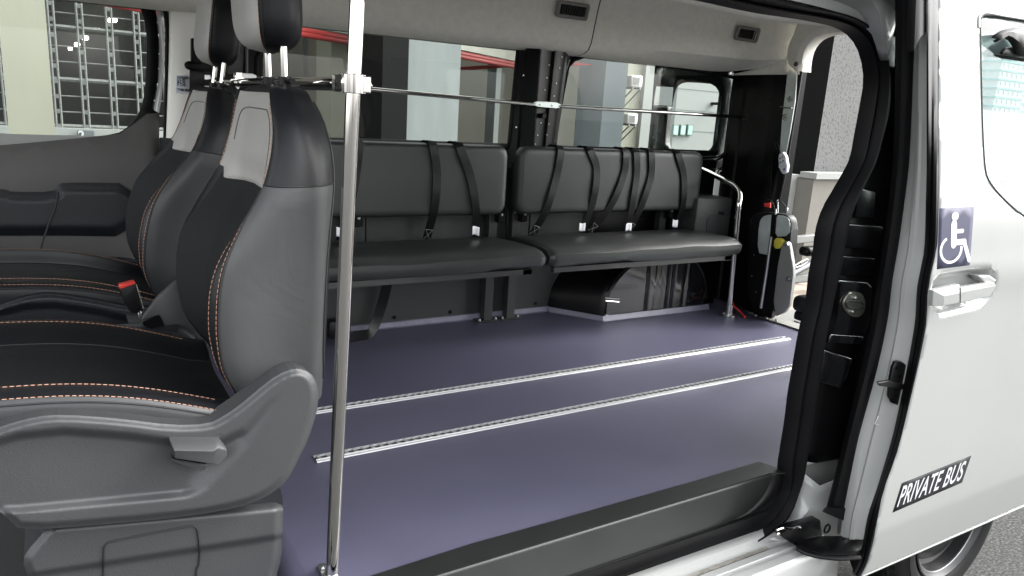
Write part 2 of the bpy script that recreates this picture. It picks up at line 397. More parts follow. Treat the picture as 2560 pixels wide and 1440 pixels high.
obj('step_riser', m, mat('step_riser_plastic', (.021, .023, .022), .42, bump=.2, scale=500, var=.12, vscale=7), van, solid=.004)
m = MB()
rows = []
for k in range(15):
    z = .004 - .111 * k / 14; e = stepx(z); rows.append([(e, 1.2255, z), (e + .06, 1.222, z - .0)])
m.grid(rows)
m.grid([[(.2, 1.2125, -.106), (1.5, 1.2245, -.106)], [(.2, 1.2135, -.150), (1.54, 1.2225, -.150)]])
obj('step_tread', m, BLACKM, van, solid=.003)

# --- far wall: lower board, window band with openings, black frames
YW = 2.895
m = MB(); m.prism([(.45, YW, 0), (2.19, YW, 0), (2.19, YW, .80), (.45, YW, .80)], (0, .012, 0))
obj('wall_board', m, WALLBOARD, van, smooth=False)
m = MB()
for x in (.95, 1.22, 1.49, 1.95): bolt(m, (x, YW, .045), (0, -1, 0), .008, .004)
for x in (1.0, 1.35, 1.85): bolt(m, (x, YW, .60), (0, -1, 0), .006, .003)
parts('board_screw', m, BLACKG, van)
w1 = rrect(.66, .775, 1.735, 1.22, .045); w2 = rrect(1.925, .775, 3.0, 1.22, .05)
def vpoly(l, y): return [(p.x, p.z) for p in VL(l, y)]
w1 = chaikin(vpoly([(640, 20), (1080, 70), (1292, 100), (1292, 160), (1284, 250), (1276, 330), (1268, 372), (1240, 380), (640, 352)], 2.9), 2)
w2 = chaikin(vpoly([(1425, 130), (1600, 150), (1842, 190), (1845, 220), (1835, 290), (1822, 350), (1812, 388), (1770, 396), (1370, 385), (1388, 330), (1405, 230)], 2.9), 2)
m = MB(); fill(m, [(.56, .78), (3.06, .78), (3.06, 1.27), (.56, 1.27)], .05, lambda u, v, d: Vector((u, 2.902, v)), [w1, w2])
obj('window_band', m, BLACKG, van, solid=.012)
m = MB()
for wp in (w1, w2): 
    pp = [Vector((a, 2.893, b)) for a, b in wp]; m.tube(pp + [pp[0]], .009, 8, False)
obj('window_seal', m, RUBBER, van)
m = MB()
pp = [V(a, b, 2.86) for a, b in ((1424, 148), (1412, 185), (1404, 240), (1396, 300), (1386, 365))]; m.tube(pp, .0035, 8)
obj('bright_flange', m, STEEL, van)
# glass panes, one per window
for wp, nm in ((w1, 'window_glass'), (w2, 'window_glass')):
    m = MB(); m.prism([(a, 2.915, b) for a, b in wp], (0, .004, 0)); obj(nm, m, GLASS, van, smooth=False)
# black printed surround inside the rear side window, with clear rounded opening
o2 = [(1639, 150), (1860, 170), (1840, 300), (1825, 420), (1615, 420), (1628, 290)]
h1 = chaikin([(1735, 206), (1802, 212), (1796, 300), (1780, 388), (1690, 384), (1676, 372), (1673, 340), (1680, 275), (1688, 222), (1705, 206)], 2)
h2 = [(1640, 216), (1684, 218), (1680, 265), (1634, 262)]
m = MB(); P2 = lambda l: vpoly(l, 2.925)
fill(m, P2(o2), .04, lambda u, v, d: Vector((u, 2.925, v)), [P2(h1), P2(h2)])
obj('printed_surround', m, mat('frit_black', (.012, .013, .014), .25, coat=.5), van, solid=.003)
m = MB(); m.prism([V(a, b, 2.93) for a, b in ((1802, 205), (1842, 210), (1820, 392), (1779, 390))], (0, .003, 0)); obj('tinted_strip', m, glass('smoked', (.12, .14, .14), 1.3), van, smooth=False)
# pillar between the windows
m = MB()
def col(pxs, ys):   # vertical pressed panel: list of x-pixels at top / bottom with depth
    rows = []
    for (ax, ay), (bx, by), y in pxs:
        a = V(ax, ay, y); b = V(bx, by, y); rows.append([a.lerp(b, k / 12) for k in range(13)])
    return rows
m.grid(col([((1292, 100), (1262, 420), 2.895), ((1312, 110), (1288, 420), 2.87), ((1318, 110), (1296, 420), 2.83), ((1350, 112), (1328, 420), 2.82), ((1356, 112), (1334, 420), 2.832),
            ((1384, 114), (1352, 420), 2.832), ((1390, 114), (1358, 420), 2.82), ((1414, 116), (1374, 420), 2.825), ((1424, 118), (1384, 420), 2.86), ((1424, 118), (1384, 420), 2.9)], 0))
obj('pillar', m, BLACKG, van)
m = MB()
for (a, b) in ((1308, 188), (1290, 318), (1404, 143), (1398, 170), (1390, 208), (1384, 240), (1371, 310), (1366, 337), (1344, 370)): bolt(m, V(a, b, 2.825), (0, -1, 0), .0035, .003, 8)
for (a, b) in ((1373, 163), (1367, 195), (1362, 225), (1352, 307), (1344, 338), (1338, 360)): bolt(m, V(a, b, 2.832), (0, -1, 0), .003, .001, 8)
parts('pillar_screw', m, STEEL, van)
m = MB(); m.rprism([V(a, b, 2.815) for a, b in ((1357, 283), (1368, 283), (1366, 296), (1355, 296))], (0, .01, 0), .002, 1); obj('pillar_clip', m, BLACKM, van)
# rear corner post (black, facing forward)
m = MB()
m.grid(col([((1846, 185), (1808, 430), 2.895), ((1862, 190), (1822, 430), 2.87)], 0))
R = []
for y in (2.87, 2.80, 2.79, 2.70, 2.69, 2.60, 2.59, 2.475):
    x = 3.05 + .045 * (y - 2.475) / .4 + (.012 if y in (2.79, 2.70, 2.60) else 0)
    R.append([(x, y, z) for z in (-.05, .3, .6, .8, 1.0, 1.2, 1.26)])
m.grid(R)
m.grid([[(3.05, 2.475, z) for z in (0, .6, 1.22)], [(3.07, 2.455, z) for z in (0, .6, 1.22)], [(3.12, 2.45, z) for z in (0, .6, 1.22)]])
obj('rear_post', m, BLACKG, van)
# lower black inner skin behind the wheel housing
m = MB(); m.box((2.19, 2.897, 0), (3.06, 2.91, .80)); obj('inner_skin', m, BLACKG, van, smooth=False)
# swage curve and round plug below the rear side window
m = MB()
pp = VL([(1752, 402), (1800, 396), (1825, 372), (1840, 345)], 2.87); m.tube(resample(pp, 14), .007, 8)
pp = VL([(1750, 420), (1775, 424), (1808, 418), (1828, 402), (1826, 385)], 2.86); m.tube(resample(pp, 14), .004, 8)
parts('pressed_ridge', m, BLACKG, van)
m = MB(); c = V(1801, 433, 2.86)
m.tube([c + Vector((.020 * math.cos(a), 0, .020 * math.sin(a))) for a in [k * math.pi / 10 for k in range(21)]], .004, 8); m.tube([c, c + Vector((0, -.01, 0))], .009, 12)
obj('round_plug', m, BLACKG, van)
# rear jamb plate with bolts, bright
m = MB(); YJ = 3.046
jp = [VX(a, b, YJ) for a, b in ((1968, 180), (1993, 182), (1988, 250), (1975, 330), (1958, 420), (1946, 420), (1955, 300), (1962, 240))]
m.rprism(jp, (.006, 0, 0), .002, 1); obj('jamb_plate', m, GALV, van)
m = MB()
for a, b, r in ((1976, 248, .012), (1964, 293, .014)):
    c = VX(a, b, YJ); m.tube([c + Vector((-.004, r * math.cos(t), r * math.sin(t))) for t in [k * math.pi / 8 for k in range(17)]], .003, 6); bolt(m, c, (-1, 0, 0), .006, .005)
m.tube([VX(1950, 268, YJ - .01), VX(1980, 270, YJ - .01)], .004, 8)
obj('jamb_bolt', m, CHROME, van)
m = MB(); m.box((2.90, 2.906, 1.215), (3.12, 2.928, 1.62)); m.box((3.112, 2.462, -.05), (3.125, 2.905, 1.62)); obj('rear_corner_filler', m, BLACKM, van, smooth=False)  # filler boxes added to stop a light leak at the corner
# rear aperture flange / seal (far side and sill)
m = MB(); pp = [VX(a, b, 3.06) for a, b in ((2003, 178), (1990, 260), (1975, 350), (1958, 450), (1925, 600), (1895, 790))]
m.tube(resample(pp, 20), .008, 8); obj('rear_door_seal', m, RUBBER, van)
m = MB(); m.rprism([(3.00, 1.15, .006), (3.09, 1.15, .006), (3.09, 2.50, .006), (3.00, 2.50, .006)], (0, 0, .004), .0015, 1); obj('rear_sill', m, mat('sill_grey', (.22, .22, .20), .5, var=.1), van)
# inner step trim of rear corner: storage cover, panel
m = MB(); m.rbox((2.755, 2.70, .28), (3.005, 2.89, .572), .01, 2); obj('storage_cover', m, TRIM if 0 else mat('cover_plastic', (.03, .03, .03), .5, bump=.2, scale=500), van)
m = MB()
q = VL([(1766, 617), (1768, 550), (1776, 539), (1828, 539), (1836, 548), (1836, 617)], 2.698); pp = resample(q, 26); m.tube(pp, .0014, 6)
obj('cover_groove', m, SEAM, van)
m = MB(); m.rprism(VL([(1797, 528), (1811, 529), (1811, 538), (1797, 537)], 2.697), (0, .012, 0), .001, 1); obj('cover_catch', m, BLACKM, van)
m = MB(); m.box((2.86, 2.74, .0), (3.0, 2.76, .30)); obj('corner_panel', m, BLACKG, van, smooth=False)
m = MB(); m.tube([V(1745, 492, 2.86), V(1790, 494, 2.86), V(1842, 497, 2.82)], .007, 8); obj('cover_rail', m, STEEL, van)
# wheel housing
m = MB()
arch = [(2.178, 0), (2.182, .06), (2.20, .13), (2.24, .19), (2.30, .245), (2.38, .285), (2.48, .31), (2.58, .312), (2.68, .295), (2.76, .255), (2.82, .19), (2.85, .12), (2.862, .05), (2.866, 0)]
arch = [(p.x, p.y) for p in resample([Vector((a, b, 0)) for a, b in arch], 34)]
rows = []
ys = [(2.90, 1.0), (2.69, 1.0), (2.668, .992), (2.66, .97)]
cx = 2.52
for y, s in ys: rows.append([(cx + (a - cx) * s - (.16 * (y - 2.66) / .24 if a < cx else 0), y, b * s) for a, b in arch])
# face with vertical ribs
fx = [2.20 + .0105 * k for k in range(62)]
def ribd(x): 
    d = min(abs(x - r) for r in (2.44, 2.53, 2.61, 2.69, 2.50, 2.58)); return .006 * max(0, 1 - d / .008)
m.grid(rows); obj('wheel_housing', m, BLACKG, van); m = MB()
inner = [(cx + (a - cx) * .97, b * .97) for a, b in arch]
for xa, xb in zip(fx, fx[1:]):
    def top(x):
        for (a, b), (c_, d_) in zip(inner, inner[1:]):
            if a <= x <= c_ and c_ > a: return b + (d_ - b) * (x - a) / (c_ - a)
        return 0
    if xa > inner[0][0] and xb < inner[-1][0]:
        m.add([(xa, 2.66 + ribd(xa), 0), (xb, 2.66 + ribd(xb), 0), (xb, 2.66 + ribd(xb), top(xb)), (xa, 2.66 + ribd(xa), top(xa))], [(0, 1, 2, 3)])
obj('housing_face', m, GLOSSB, van)
m = MB()
pp = [Vector((a, 2.668, b)) for a, b in [(2.20, .14), (2.24, .195), (2.30, .245), (2.38, .285), (2.48, .308), (2.60, .308), (2.70, .286), (2.77, .245), (2.82, .185), (2.85, .12), (2.86, .05)]]
m.tube(resample(pp, 40), .005, 8)
for a, b, c_, d_ in ((1512, 745, 1548, 748), (1512, 788, 1545, 790), (1725, 735, 1756, 728)):
    p = V(a, b, 2.658); q = V(c_, d_, 2.658); m.tube([p, q], .0035, 8)
obj('housing_ridge', m, GLOSSB, van)
m = MB()
for a, b, c_, d_ in ((1514, 752, 1547, 755), (1727, 737, 1755, 729)):
    m.tube([V(a, b, 2.652), V(c_, d_, 2.652)], .003, 6)
parts('slot_lip_glint', m, CHROME, van)  # chrome lines imitate the highlights on the slot lips

# --- headliner
sec = [(2.89, 1.200), (2.85, 1.203), (2.81, 1.212), (2.786, 1.226), (2.774, 1.246), (2.763, 1.29), (2.752, 1.346), (2.728, 1.435), (2.70, 1.49), (2.63, 1.545), (2.50, 1.58), (2.3, 1.60), (2.05, 1.605), (1.8, 1.60), (1.6, 1.575), (1.46, 1.53), (1.37, 1.45), (1.31, 1.34), (1.27, 1.23), (1.255, 1.205), (1.235, 1.196)]
sp_ = [(p.x, p.y) for p in resample([Vector((a, b, 0)) for a, b in sec], 60)]
def headl(x0, x1, n):
    rows = []
    for k in range(n + 1):
        x = x0 + (x1 - x0) * k / n; t = max(0, (x - 2.88) / .17); r = []
        for (y, z) in sp_:
            zz = z; yy = y
            if y > 2.4 and z > 1.2: yy = y - .10 * sm((x - 2.15) / .75) * sm((z - 1.21) / .05)
            if t > 0 and z > 1.2:      # the lining rounds inwards at the rear corner
                q = 1 - math.sqrt(max(0, 1 - min(1, t) ** 2)); c_ = Vector((2.1, 1.30, 0)); k_ = .22 * q
                yy = yy + (c_.x - y) * k_ * (1 if y > 2.1 else .3); zz = z + (c_.y - z) * k_ * .8
            r.append((x, yy, zz))
        rows.append(r)
    return rows
m = MB(); m.grid(headl(-.6, 2.062, 26)); obj('headliner', m, HEADL, van)
m = MB(); m.grid(headl(2.068, 3.05, 26)); obj('headliner', m, HEADL, van)
m = MB(); 
m.grid([[(2.055, y, z + .004) for y, z in sp_], [(2.075, y, z + .004) for y, z in sp_]]); obj('headliner_joint', m, SEAM, van)
capo = [(y, z) for y, z in [(q[1], q[2]) for q in headl(2.9, 3.05, 1)[-1]]]
capp = [(2.885, 1.19)] + capo[1:-1] + [(1.235, 1.19)]
aph = [(VX(a, b, 3.05).y, VX(a, b, 3.05).z) for a, b in ((1998, 186), (1999, 150), (2010, 112), (2035, 88), (2070, 74), (2130, 66))]
capf = [(2.885, 1.19)] + capo[2:-2] + [(1.235, 1.19), (1.29, 1.19), (1.33, 1.33)] + aph[::-1]
m = MB(); fill(m, capf, .05, lambda u, v, d: Vector((3.05, u, v))); obj('rear_header', m, HEADL, van, solid=.004)
# rear aperture trim: light arch from the far post over to the near side
m = MB(); YA = 3.05
outer = [(1990, 178), (1985, 160), (1988, 130), (2005, 95), (2040, 62), (2090, 50), (2190, 45), (2300, 45)]
innr = [(2003, 178), (2004, 160), (2012, 125), (2030, 100), (2058, 86), (2100, 80), (2190, 70), (2300, 70)]
A = resample([VX(a, b, 3.00) for a, b in outer], 30); B = resample([VX(a, b, 3.00) for a, b in innr], 30)
B2 = [VX(a, b, 3.06) for a, b in innr]; 
b3 = [p + Vector((.07, 0, 0)) for p in B]
A0 = [p + Vector((.02, .06, .03)) for p in A]
m.grid([A0, A, [a.lerp(b, .5) + Vector((-.012, 0, 0)) for a, b in zip(A, B)], B, [p + Vector((.012, -.004, -.003)) for p in B], b3])
obj('rear_header_trim', m, HEADL, van)
m = MB(); c = VX(1989, 160, 2.985); m.tube([c, c + Vector((.01, 0, 0))], .011, 14); obj('trim_plug', m, TRIM, van)
# air vents in the headliner
def vent(cx, w_, z0, y0):
    # plane tangent to the headliner
    e1 = Vector((1, 0, 0)); e2 = Vector((0, -.23, .97)).normalized(); nn = Vector((0, -.97, -.23)).normalized()
    c = Vector((cx, y0, z0)) + nn * .008
    fr = MB(); h = .034; pts = rrect(-w_ / 2, -h, w_ / 2, h, .012, 4); pin = rrect(-w_ / 2 + .016, -h + .014, w_ / 2 - .016, h - .014, .005, 4)
    L = lambda p, d=0: c + e1 * p[0] + e2 * p[1] + nn * d
    fr.grid([[L(p, -.004) for p in pts + pts[:1]], [L(p, .006) for p in pts + pts[:1]], [L((p[0] * .95, p[1] * .9), .009) for p in pts + pts[:1]], [L(p, .006) for p in pin + pin[:1]], [L(p, -.02) for p in pin + pin[:1]]])
    o = obj('air_vent', fr, TRIM if 0 else mat('vent_plastic', (.20, .19, .175), .5), van)
    b = MB(); b.add([L((-w_ / 2 + .015, -h + .013), -.003), L((w_ / 2 - .015, -h + .013), -.003), L((w_ / 2 - .015, h - .013), -.003), L((-w_ / 2 + .015, h - .013), -.003)], [(0, 1, 2, 3)]); obj('vent_backing', b, SEAM, o, smooth=False)
    n = 9
    for k in range(n):
        x = -w_ / 2 + .02 + (w_ - .04) * (k + .5) / n
        sl = MB(); q = [L((x - .0015, -h + .014), .004), L((x + .0015, -h + .014), .004), L((x + .0045, h - .014), .004), L((x + .0015, h - .014), .004)]
        sl.prism(q, -nn * .008); obj('vent_slat', sl, mat('slat_black', (.03, .03, .03), .45), o, smooth=False)
vent(1.925, .165, 1.372, 2.742); vent(2.885, .155, 1.368, 2.645)

# --- near header and door opening seals
inn = [(1560, -45), (1640, -26), (1760, 0), (1900, 30), (2040, 52), (2120, 75), (2160, 120), (2176, 195), (2167, 260), (2150, 350), (2140, 400), (2104, 467), (2071, 525), (2054, 580), (2047, 636), (2038, 678), (2028, 760), (2011, 833), (1997, 911), (1983, 992), (1976, 1050), (1965, 1120), (1957, 1175), (1960, 1215), (1948, 1250), (1914, 1292), (1880, 1317), (1800, 1346), (1712, 1377), (1540, 1441), (1400, 1492)]
out = [(1590, -85), (1700, -50), (1860, -15), (1990, 12), (2110, 38), (2175, 80), (2202, 140), (2212, 210), (2208, 280), (2190, 350), (2177, 400), (2148, 460), (2122, 520), (2106, 580), (2095, 640), (2082, 700), (2065, 780), (2052, 850), (2042, 920), (2030, 990), (2022, 1050), (2012, 1110), (2003, 1165), (1988, 1215), (1965, 1280), (1930, 1315), (1895, 1341), (1850, 1366), (1770, 1397), (1620, 1455), (1480, 1505)]
IN = resample(VL(inn, 1.215), 90); OUT = resample(VL(out, 1.195), 90)
m = MB(); rows = [IN]
prof = [(.0, .02), (.05, -.008), (.2, -.016), (.38, -.010), (.45, .004), (.52, -.012), (.68, -.026), (.85, -.024), (.97, -.008), (1.0, .012)]
rows = [[a.lerp(b, t) + Vector((0, d, 0)) for a, b in zip(IN, OUT)] for t, d in prof]
m.grid(rows); obj('opening_seal', m, RUBBER, van)
# inner trim lip (grey) beside the seal along the header
m = MB(); gl = [(1500, -75), (1700, -14), (1900, 22), (2050, 50), (2120, 66)]; g2 = [(1500, -95), (1700, -38), (1900, 8), (2050, 36), (2130, 58)]
G1 = resample(VL([(1500, -30), (1700, 4), (1900, 46), (2050, 64), (2150, 74), (2166, 100)], 1.25), 20); G2 = resample(VL([(1560, -75), (1760, -20), (1900, 20), (2060, 46), (2140, 62), (2176, 96)], 1.235), 20)
m.grid([G1, [a.lerp(b, .5) + Vector((0, -.006, 0)) for a, b in zip(G1, G2)], G2]); obj('header_trim', m, HEADL, van, solid=.004)
# white outer header above the door
m = MB()
H1 = resample(VL([(1500, -130), (1700, -70), (1900, -18), (2040, 14), (2130, 44), (2185, 90), (2210, 150)], 1.185), 24)
H2 = resample(VL([(1560, -220), (1800, -140), (1990, -80), (2090, -40), (2190, 10), (2200, 50), (2222, 150)], 1.14), 24)
m.grid([[p + Vector((0, .02, 0)) for p in H1], H1, [a.lerp(b, .5) + Vector((0, .015, 0)) for a, b in zip(H1, H2)], H2, [p + Vector((0, .0, .10)) for p in H2]])
obj('door_header', m, WHITE, van, solid=.003)
# black jamb behind the opening: pressed steps
m = MB()
def jrow(pts, y): return resample(VL(pts, y), 40)
OUTJ = [(2196, 40), (2212, 210), (2190, 350), (2148, 460), (2106, 580), (2082, 700), (2052, 850), (2030, 990), (2012, 1110), (1996, 1180)]
J0 = jrow(OUTJ, 1.19)
J1 = [p + Vector((.035, .035, 0)) for p in J0]; J2 = [p + Vector((.075, .037, 0)) for p in J0]
J3 = [p + Vector((.10, .015, 0)) for p in J0]; J4 = [p + Vector((.30, -.01, 0)) for p in J0]
m.grid([J0, J1, J2, J3, J4]); obj('door_jamb', m, BLACKG, van, solid=.003)
# sculpted pieces on the jamb
m = MB()
def slab(l, y, t=.02, r=.006): m.rprism(VL(l, y), (0, t, 0), r, 3)
slab([(2098, 700), (2170, 706), (2182, 716), (2178, 800), (2160, 855), (2150, 850), (2095, 860), (2070, 840), (2098, 790)], 1.185, .03)
slab([(2078, 836), (2160, 842), (2150, 862), (2072, 858)], 1.175, .03, .003)
slab([(2062, 874), (2135, 896), (2118, 948), (2104, 976), (2040, 952), (2046, 905)], 1.178, .03, .008)
parts('jamb_pressing', m, GLOSSB, van)
m = MB()
slab([(2120, 560), (2210, 566), (2196, 625), (2106, 620)], 1.185, .02, .004)
slab([(2108, 640), (2190, 646), (2176, 690), (2100, 690)], 1.19, .02, .004)
slab([(2150, 470), (2190, 480), (2186, 545), (2140, 545)], 1.185, .02, .004)
slab([(2212, 85), (2240, 90), (2238, 170), (2214, 168)], 1.18, .02, .004)
parts('jamb_pressing', m, BLACKG, van)
m = MB()
st = chaikin([(2122, 735), (2132, 730), (2148, 731), (2158, 737), (2165, 755), (2162, 780), (2150, 793), (2134, 793), (2120, 785), (2108, 765), (2112, 748)], 1)
m.rprism(VL(st, 1.178), (0, .006, 0), .001, 1); so = obj('striker', m, mat('striker_zinc', (.26, .26, .22), .35, .8), van)
m = MB()
for a, b in ((2137, 745), (2130, 779)): 
    c = V(a, b, 1.177); bolt(m, c, (0, -1, 0), .0065, .004, 12)
parts('striker_bolt', m, STEEL, so)
m = MB(); m.tube(resample(VL([(2113, 757), (2122, 753), (2152, 756), (2158, 765), (2150, 772), (2120, 768), (2113, 757)], 1.172), 24), .0022, 8); obj('striker_loop', m, SEAM, so)
# near rear quarter: body side behind the sliding door, with its own window opening
m = MB()
hole = chaikin(vpoly([(2475, 180), (2480, 150), (2498, 133), (2560, 138), (2700, 160), (2850, 250), (2850, 520), (2700, 560), (2520, 480), (2478, 440), (2470, 300)], 1.16), 2)
fill(m, [(1.90, -.22), (3.12, -.22), (3.12, 1.36), (1.90, 1.36)], .06, lambda u, v, d: Vector((u, 1.15 + .1 * max(0, v - .75), v)), [hole])
obj('rear_quarter_panel', m, mat('shaded_quarter', (.10, .105, .115), .3), van, solid=.006)  # white body side; its shaded look behind the glass is put into the colour
m = MB(); fill(m, [(1.86, -.03), (3.04, -.03), (3.04, 1.25), (1.86, 1.25)], .08, lambda u, v, d: Vector((u, 1.235 + .06 * max(0, v - .75), v)), [hole])
obj('inner_quarter_panel', m, BLACKM, van, solid=.004)
# roof skin
m = MB(); rs = [(1.13, 1.25), (1.18, 1.45), (1.28, 1.60), (1.6, 1.66), (2.0, 1.68), (2.4, 1.67), (2.75, 1.62), (2.88, 1.48), (2.94, 1.2)]
m.grid([[(x, y, z) for y, z in rs] for x in (-1.2, 0, 1, 2, 3.1)]); obj('roof', m, WHITE, van, solid=.004)
# outer far side skin below windows
m = MB(); m.box((-1.4, 2.93, -.35), (3.1, 2.945, .775)); obj('side_skin', m, WHITE, van, smooth=False)
# near sill under the door: stepped white pressing with track
m = MB()
sc = [(1.197, -.143), (1.178, -.150), (1.172, -.172), (1.150, -.178), (1.146, -.172), (1.128, -.172), (1.124, -.180), (1.112, -.180), (1.108, -.172), (1.088, -.173), (1.072, -.20), (1.068, -.30)]
m.grid([[(x, y, z) for y, z in sc] for x in (-1.2, .5, 1.0, 1.4, 1.70, 1.8)])
obj('sill', m, WHITE, van, solid=.003)
m = MB(); m.box((-1.0, 1.1515, -.1775), (1.60, 1.1705, -.1725)); obj('door_track', m, mat('worn_track', (.22, .21, .19), .5, .4, var=.35, vscale=30), van, smooth=False)
m = MB(); m.box((1.64, 1.228, -.34), (2.5, 1.238, -.004)); obj('inner_sill_panel', m, WHITE, van, smooth=False)
m = MB(); m.box((-1.3, 1.215, -.34), (1.75, 1.222, -.109)); m.box((1.48, 1.227, -.34), (1.78, 1.2275, -.006)); obj('step_backing', m, BLACKM, van, smooth=False)
# white lower jamb corner
m = MB()
q0 = resample(VL([(2000, 1175), (1990, 1225), (1968, 1285), (1932, 1320), (1900, 1345)], 1.205), 12)
q1 = resample(VL([(2050, 1215), (2030, 1260), (1995, 1305), (1960, 1330), (1925, 1350)], 1.17), 12)
q2 = resample(VL([(2110, 1190), (2100, 1260), (2080, 1310), (2040, 1340), (1990, 1360)], 1.155), 12)
q3 = resample(VL([(2170, 1180), (2170, 1260), (2150, 1330), (2110, 1370), (2050, 1380)], 1.14), 12)
m.grid([q0, q1, q2, q3]); obj('lower_jamb', m, WHITE, van, solid=.004)
# lower roller arm of the sliding door
m = MB()
m.rprism(VL([(1948, 1338), (1975, 1322), (2052, 1300), (2058, 1345), (2040, 1362), (2000, 1372), (1970, 1352)], 1.12), (0, .03, 0), .004, 2)
m.rprism([VZ(a, b, -.150) for a, b in ((1990, 1352), (2050, 1338), (2110, 1340), (2160, 1345), (2162, 1372), (2120, 1388), (2060, 1386), (2010, 1372))], (0, 0, -.018), .005, 2)
m.tube(resample([VZ(a, b, -.155) for a, b in ((1992, 1372), (2030, 1388), (2090, 1396), (2150, 1394))], 12), .006, 8)
ra = obj('roller_arm', m, BLACKG, van)
m = MB(); bolt(m, V(1940, 1333, 1.115), (0, -1, 0), .008, .008, 12); bolt(m, V(1998, 1317, 1.11), (0, -1, 0), .004, .005, 10); m.tube(resample(VL([(1942, 1325), (1955, 1320), (1975, 1322), (1996, 1317)], 1.11), 10), .003, 6); obj('arm_roller', m, CHROME, ra)
m = MB(); m.tube([V(2068, 1322, 1.11) + Vector((.012 * math.cos(t), 0, .012 * math.sin(t))) for t in [k * math.pi / 8 for k in range(17)]], .003, 6); obj('arm_spring', m, BLACKG, ra)
# upper arm / rubber flap
m = MB(); m.rprism(VL([(2168, -60), (2236, -60), (2236, 28), (2190, 20), (2168, 0)], 1.15), (0, .03, 0), .004, 2); obj('upper_rail_end', m, BLACKG, van)

# ---------------------------------------------------------------- sliding door
SLX = 0
def ysk(z):
    y = .98
    if z > .62: y += .28 * (z - .62) ** 2
    if z < .1: y += .12 * (z - .1) ** 2
    y += -.004 * math.exp(-((z - .60) / .05) ** 2)
    if z < -.085: y += .10 * (-.085 - z)
    return y
def SK(px, py, off=0):
    p = V(px, py, .98)
    for _ in range(10): p = V(px, py, ysk(p.z) + off)
    return p
LE = [(2349, -120), (2347, 0), (2347, 400), (2346, 520), (2342, 622), (2329, 678), (2319, 740), (2318, 790), (2316, 811), (2300, 894), (2261, 1061), (2240, 1140), (2207, 1234), (2190, 1318), (2171, 1401), (2150, 1444)]
LEs = resample([Vector((a, b, 0)) for a, b in LE], 40)
edge3 = [SK(p.x, p.y) for p in LEs]
poly = [(p.x, p.z) for p in edge3] + [(3.3, edge3[-1].z - .005), (3.3, edge3[0].z)]
WN = [(2449, 60), (2451, 43), (2462, 34), (2560, 50), (2800, 95), (3000, 140), (3000, 700), (2700, 600), (2560, 545), (2500, 490), (2470, 452), (2461, 420), (2455, 330), (2451, 200)]
WNp = chaikin([(SK(a, b).x, SK(a, b).z) for a, b in WN], 2)
# handle pocket in (x,z)
PK = chaikin([(SK(a, b).x, SK(a, b).z) for a, b in ((2326, 686), (2400, 672), (2470, 664), (2488, 672), (2493, 700), (2486, 735), (2460, 765), (2400, 780), (2326, 797))], 2)
def skmap(u, v, d):
    y = ysk(v)
    if u > 2.3 or v < .42 or v > .72: return Vector((u, y, v))
    de = dist((u, v), PK); ins = inside((u, v), PK)
    if ins: y += .032 * sm(de / .026) if True else 0
    if not ins and de < .006: y -= .001 * (1 - de / .006)
    return Vector((u, y, v))
m = MB(); fill(m, poly, .0125, skmap, [WNp])
door = obj('sliding_door', m, WHITE, van)
so_ = door.modifiers.new('s', 'SOLIDIFY'); so_.thickness = .0015; so_.offset = 0
m = MB(); zb_ = edge3[-1].z
m.tube([(edge3[-1].x + .006, ysk(zb_) + .002, zb_ + .001), (2.4, ysk(zb_) + .002, zb_ - .002), (3.3, ysk(zb_) + .002, zb_ - .004)], .0045, 10); obj('door_hem', m, WHITE, door)
# end face: outer seal, white jamb, inner rubber
def strip(ptsA, ya, ptsB, yb, n=40, prof=((0, 0), (1, 0))):
    A = resample(VL(ptsA, ya), n) if ya else ptsA; B = resample(VL(ptsB, yb), n)
    return [[a.lerp(b, t) + Vector((-d * .75, -d * .65, 0)) for a, b in zip(A, B)] for t, d in prof]
OSL = [(2318, -120), (2318, 80), (2318, 400), (2316, 500), (2312, 622), (2302, 678), (2294, 720), (2290, 790), (2288, 811), (2274, 894), (2240, 1061), (2225, 1120), (2190, 1234), (2171, 1290), (2150, 1395), (2132, 1430)]
m = MB(); A3 = resample([SK(a, b, .001) for a, b in LE], 60)
B3 = resample(VL(OSL, 1.012), 60)
rows = [[a.lerp(b, t) + Vector((-d, -d * .8, 0)) for a, b in zip(A3, B3)] for t, d in ((0, -.004), (.05, .003), (.25, .009), (.5, .008), (.62, .002), (.75, .006), (.92, .003), (1, -.006))]
m.grid(rows); obj('door_seal', m, RUBBER, door)
RR = [(2290, -120), (2290, 0), (2285, 100), (2272, 400), (2258, 520), (2244, 620), (2230, 700), (2218, 800), (2190, 930), (2160, 1040), (2144, 1100), (2118, 1225), (2106, 1282)]
RL = [(2236, -120), (2236, 0), (2236, 200), (2230, 400), (2218, 520), (2202, 640), (2184, 760), (2160, 880), (2132, 1000), (2108, 1100), (2082, 1200), (2062, 1275)]
JR = OSL[:-2] + [(2160, 1350)]
m = MB(); A = resample(VL(JR, 1.015), 60); RR2 = RR[:-1] + [(2106, 1290), (2100, 1340)]; B = resample(VL([(a, b) for a, b in RR2], 1.085), 60)
rows = [[a.lerp(b, t) + Vector((-d, -d * .3, 0)) for a, b in zip(A, B)] for t, d in ((0, -.004), (.1, .0), (.3, .002), (.42, .009), (.55, .010), (.62, .004), (.8, .004), (1, -.003))]
m.grid(rows); obj('door_edge', m, WHITE, door)
m = MB(); A = resample(VL(RR, 1.083), 60); B = resample(VL(RL, 1.125), 60)
rows = [[a.lerp(b, t) + Vector((-d, -d * .3, 0)) for a, b in zip(A, B)] for t, d in ((0, -.01), (.06, .004), (.25, .013), (.5, .016), (.75, .011), (.95, .002), (1, -.012))]
m.grid(rows); obj('inner_rubber', m, RUBBER, door)
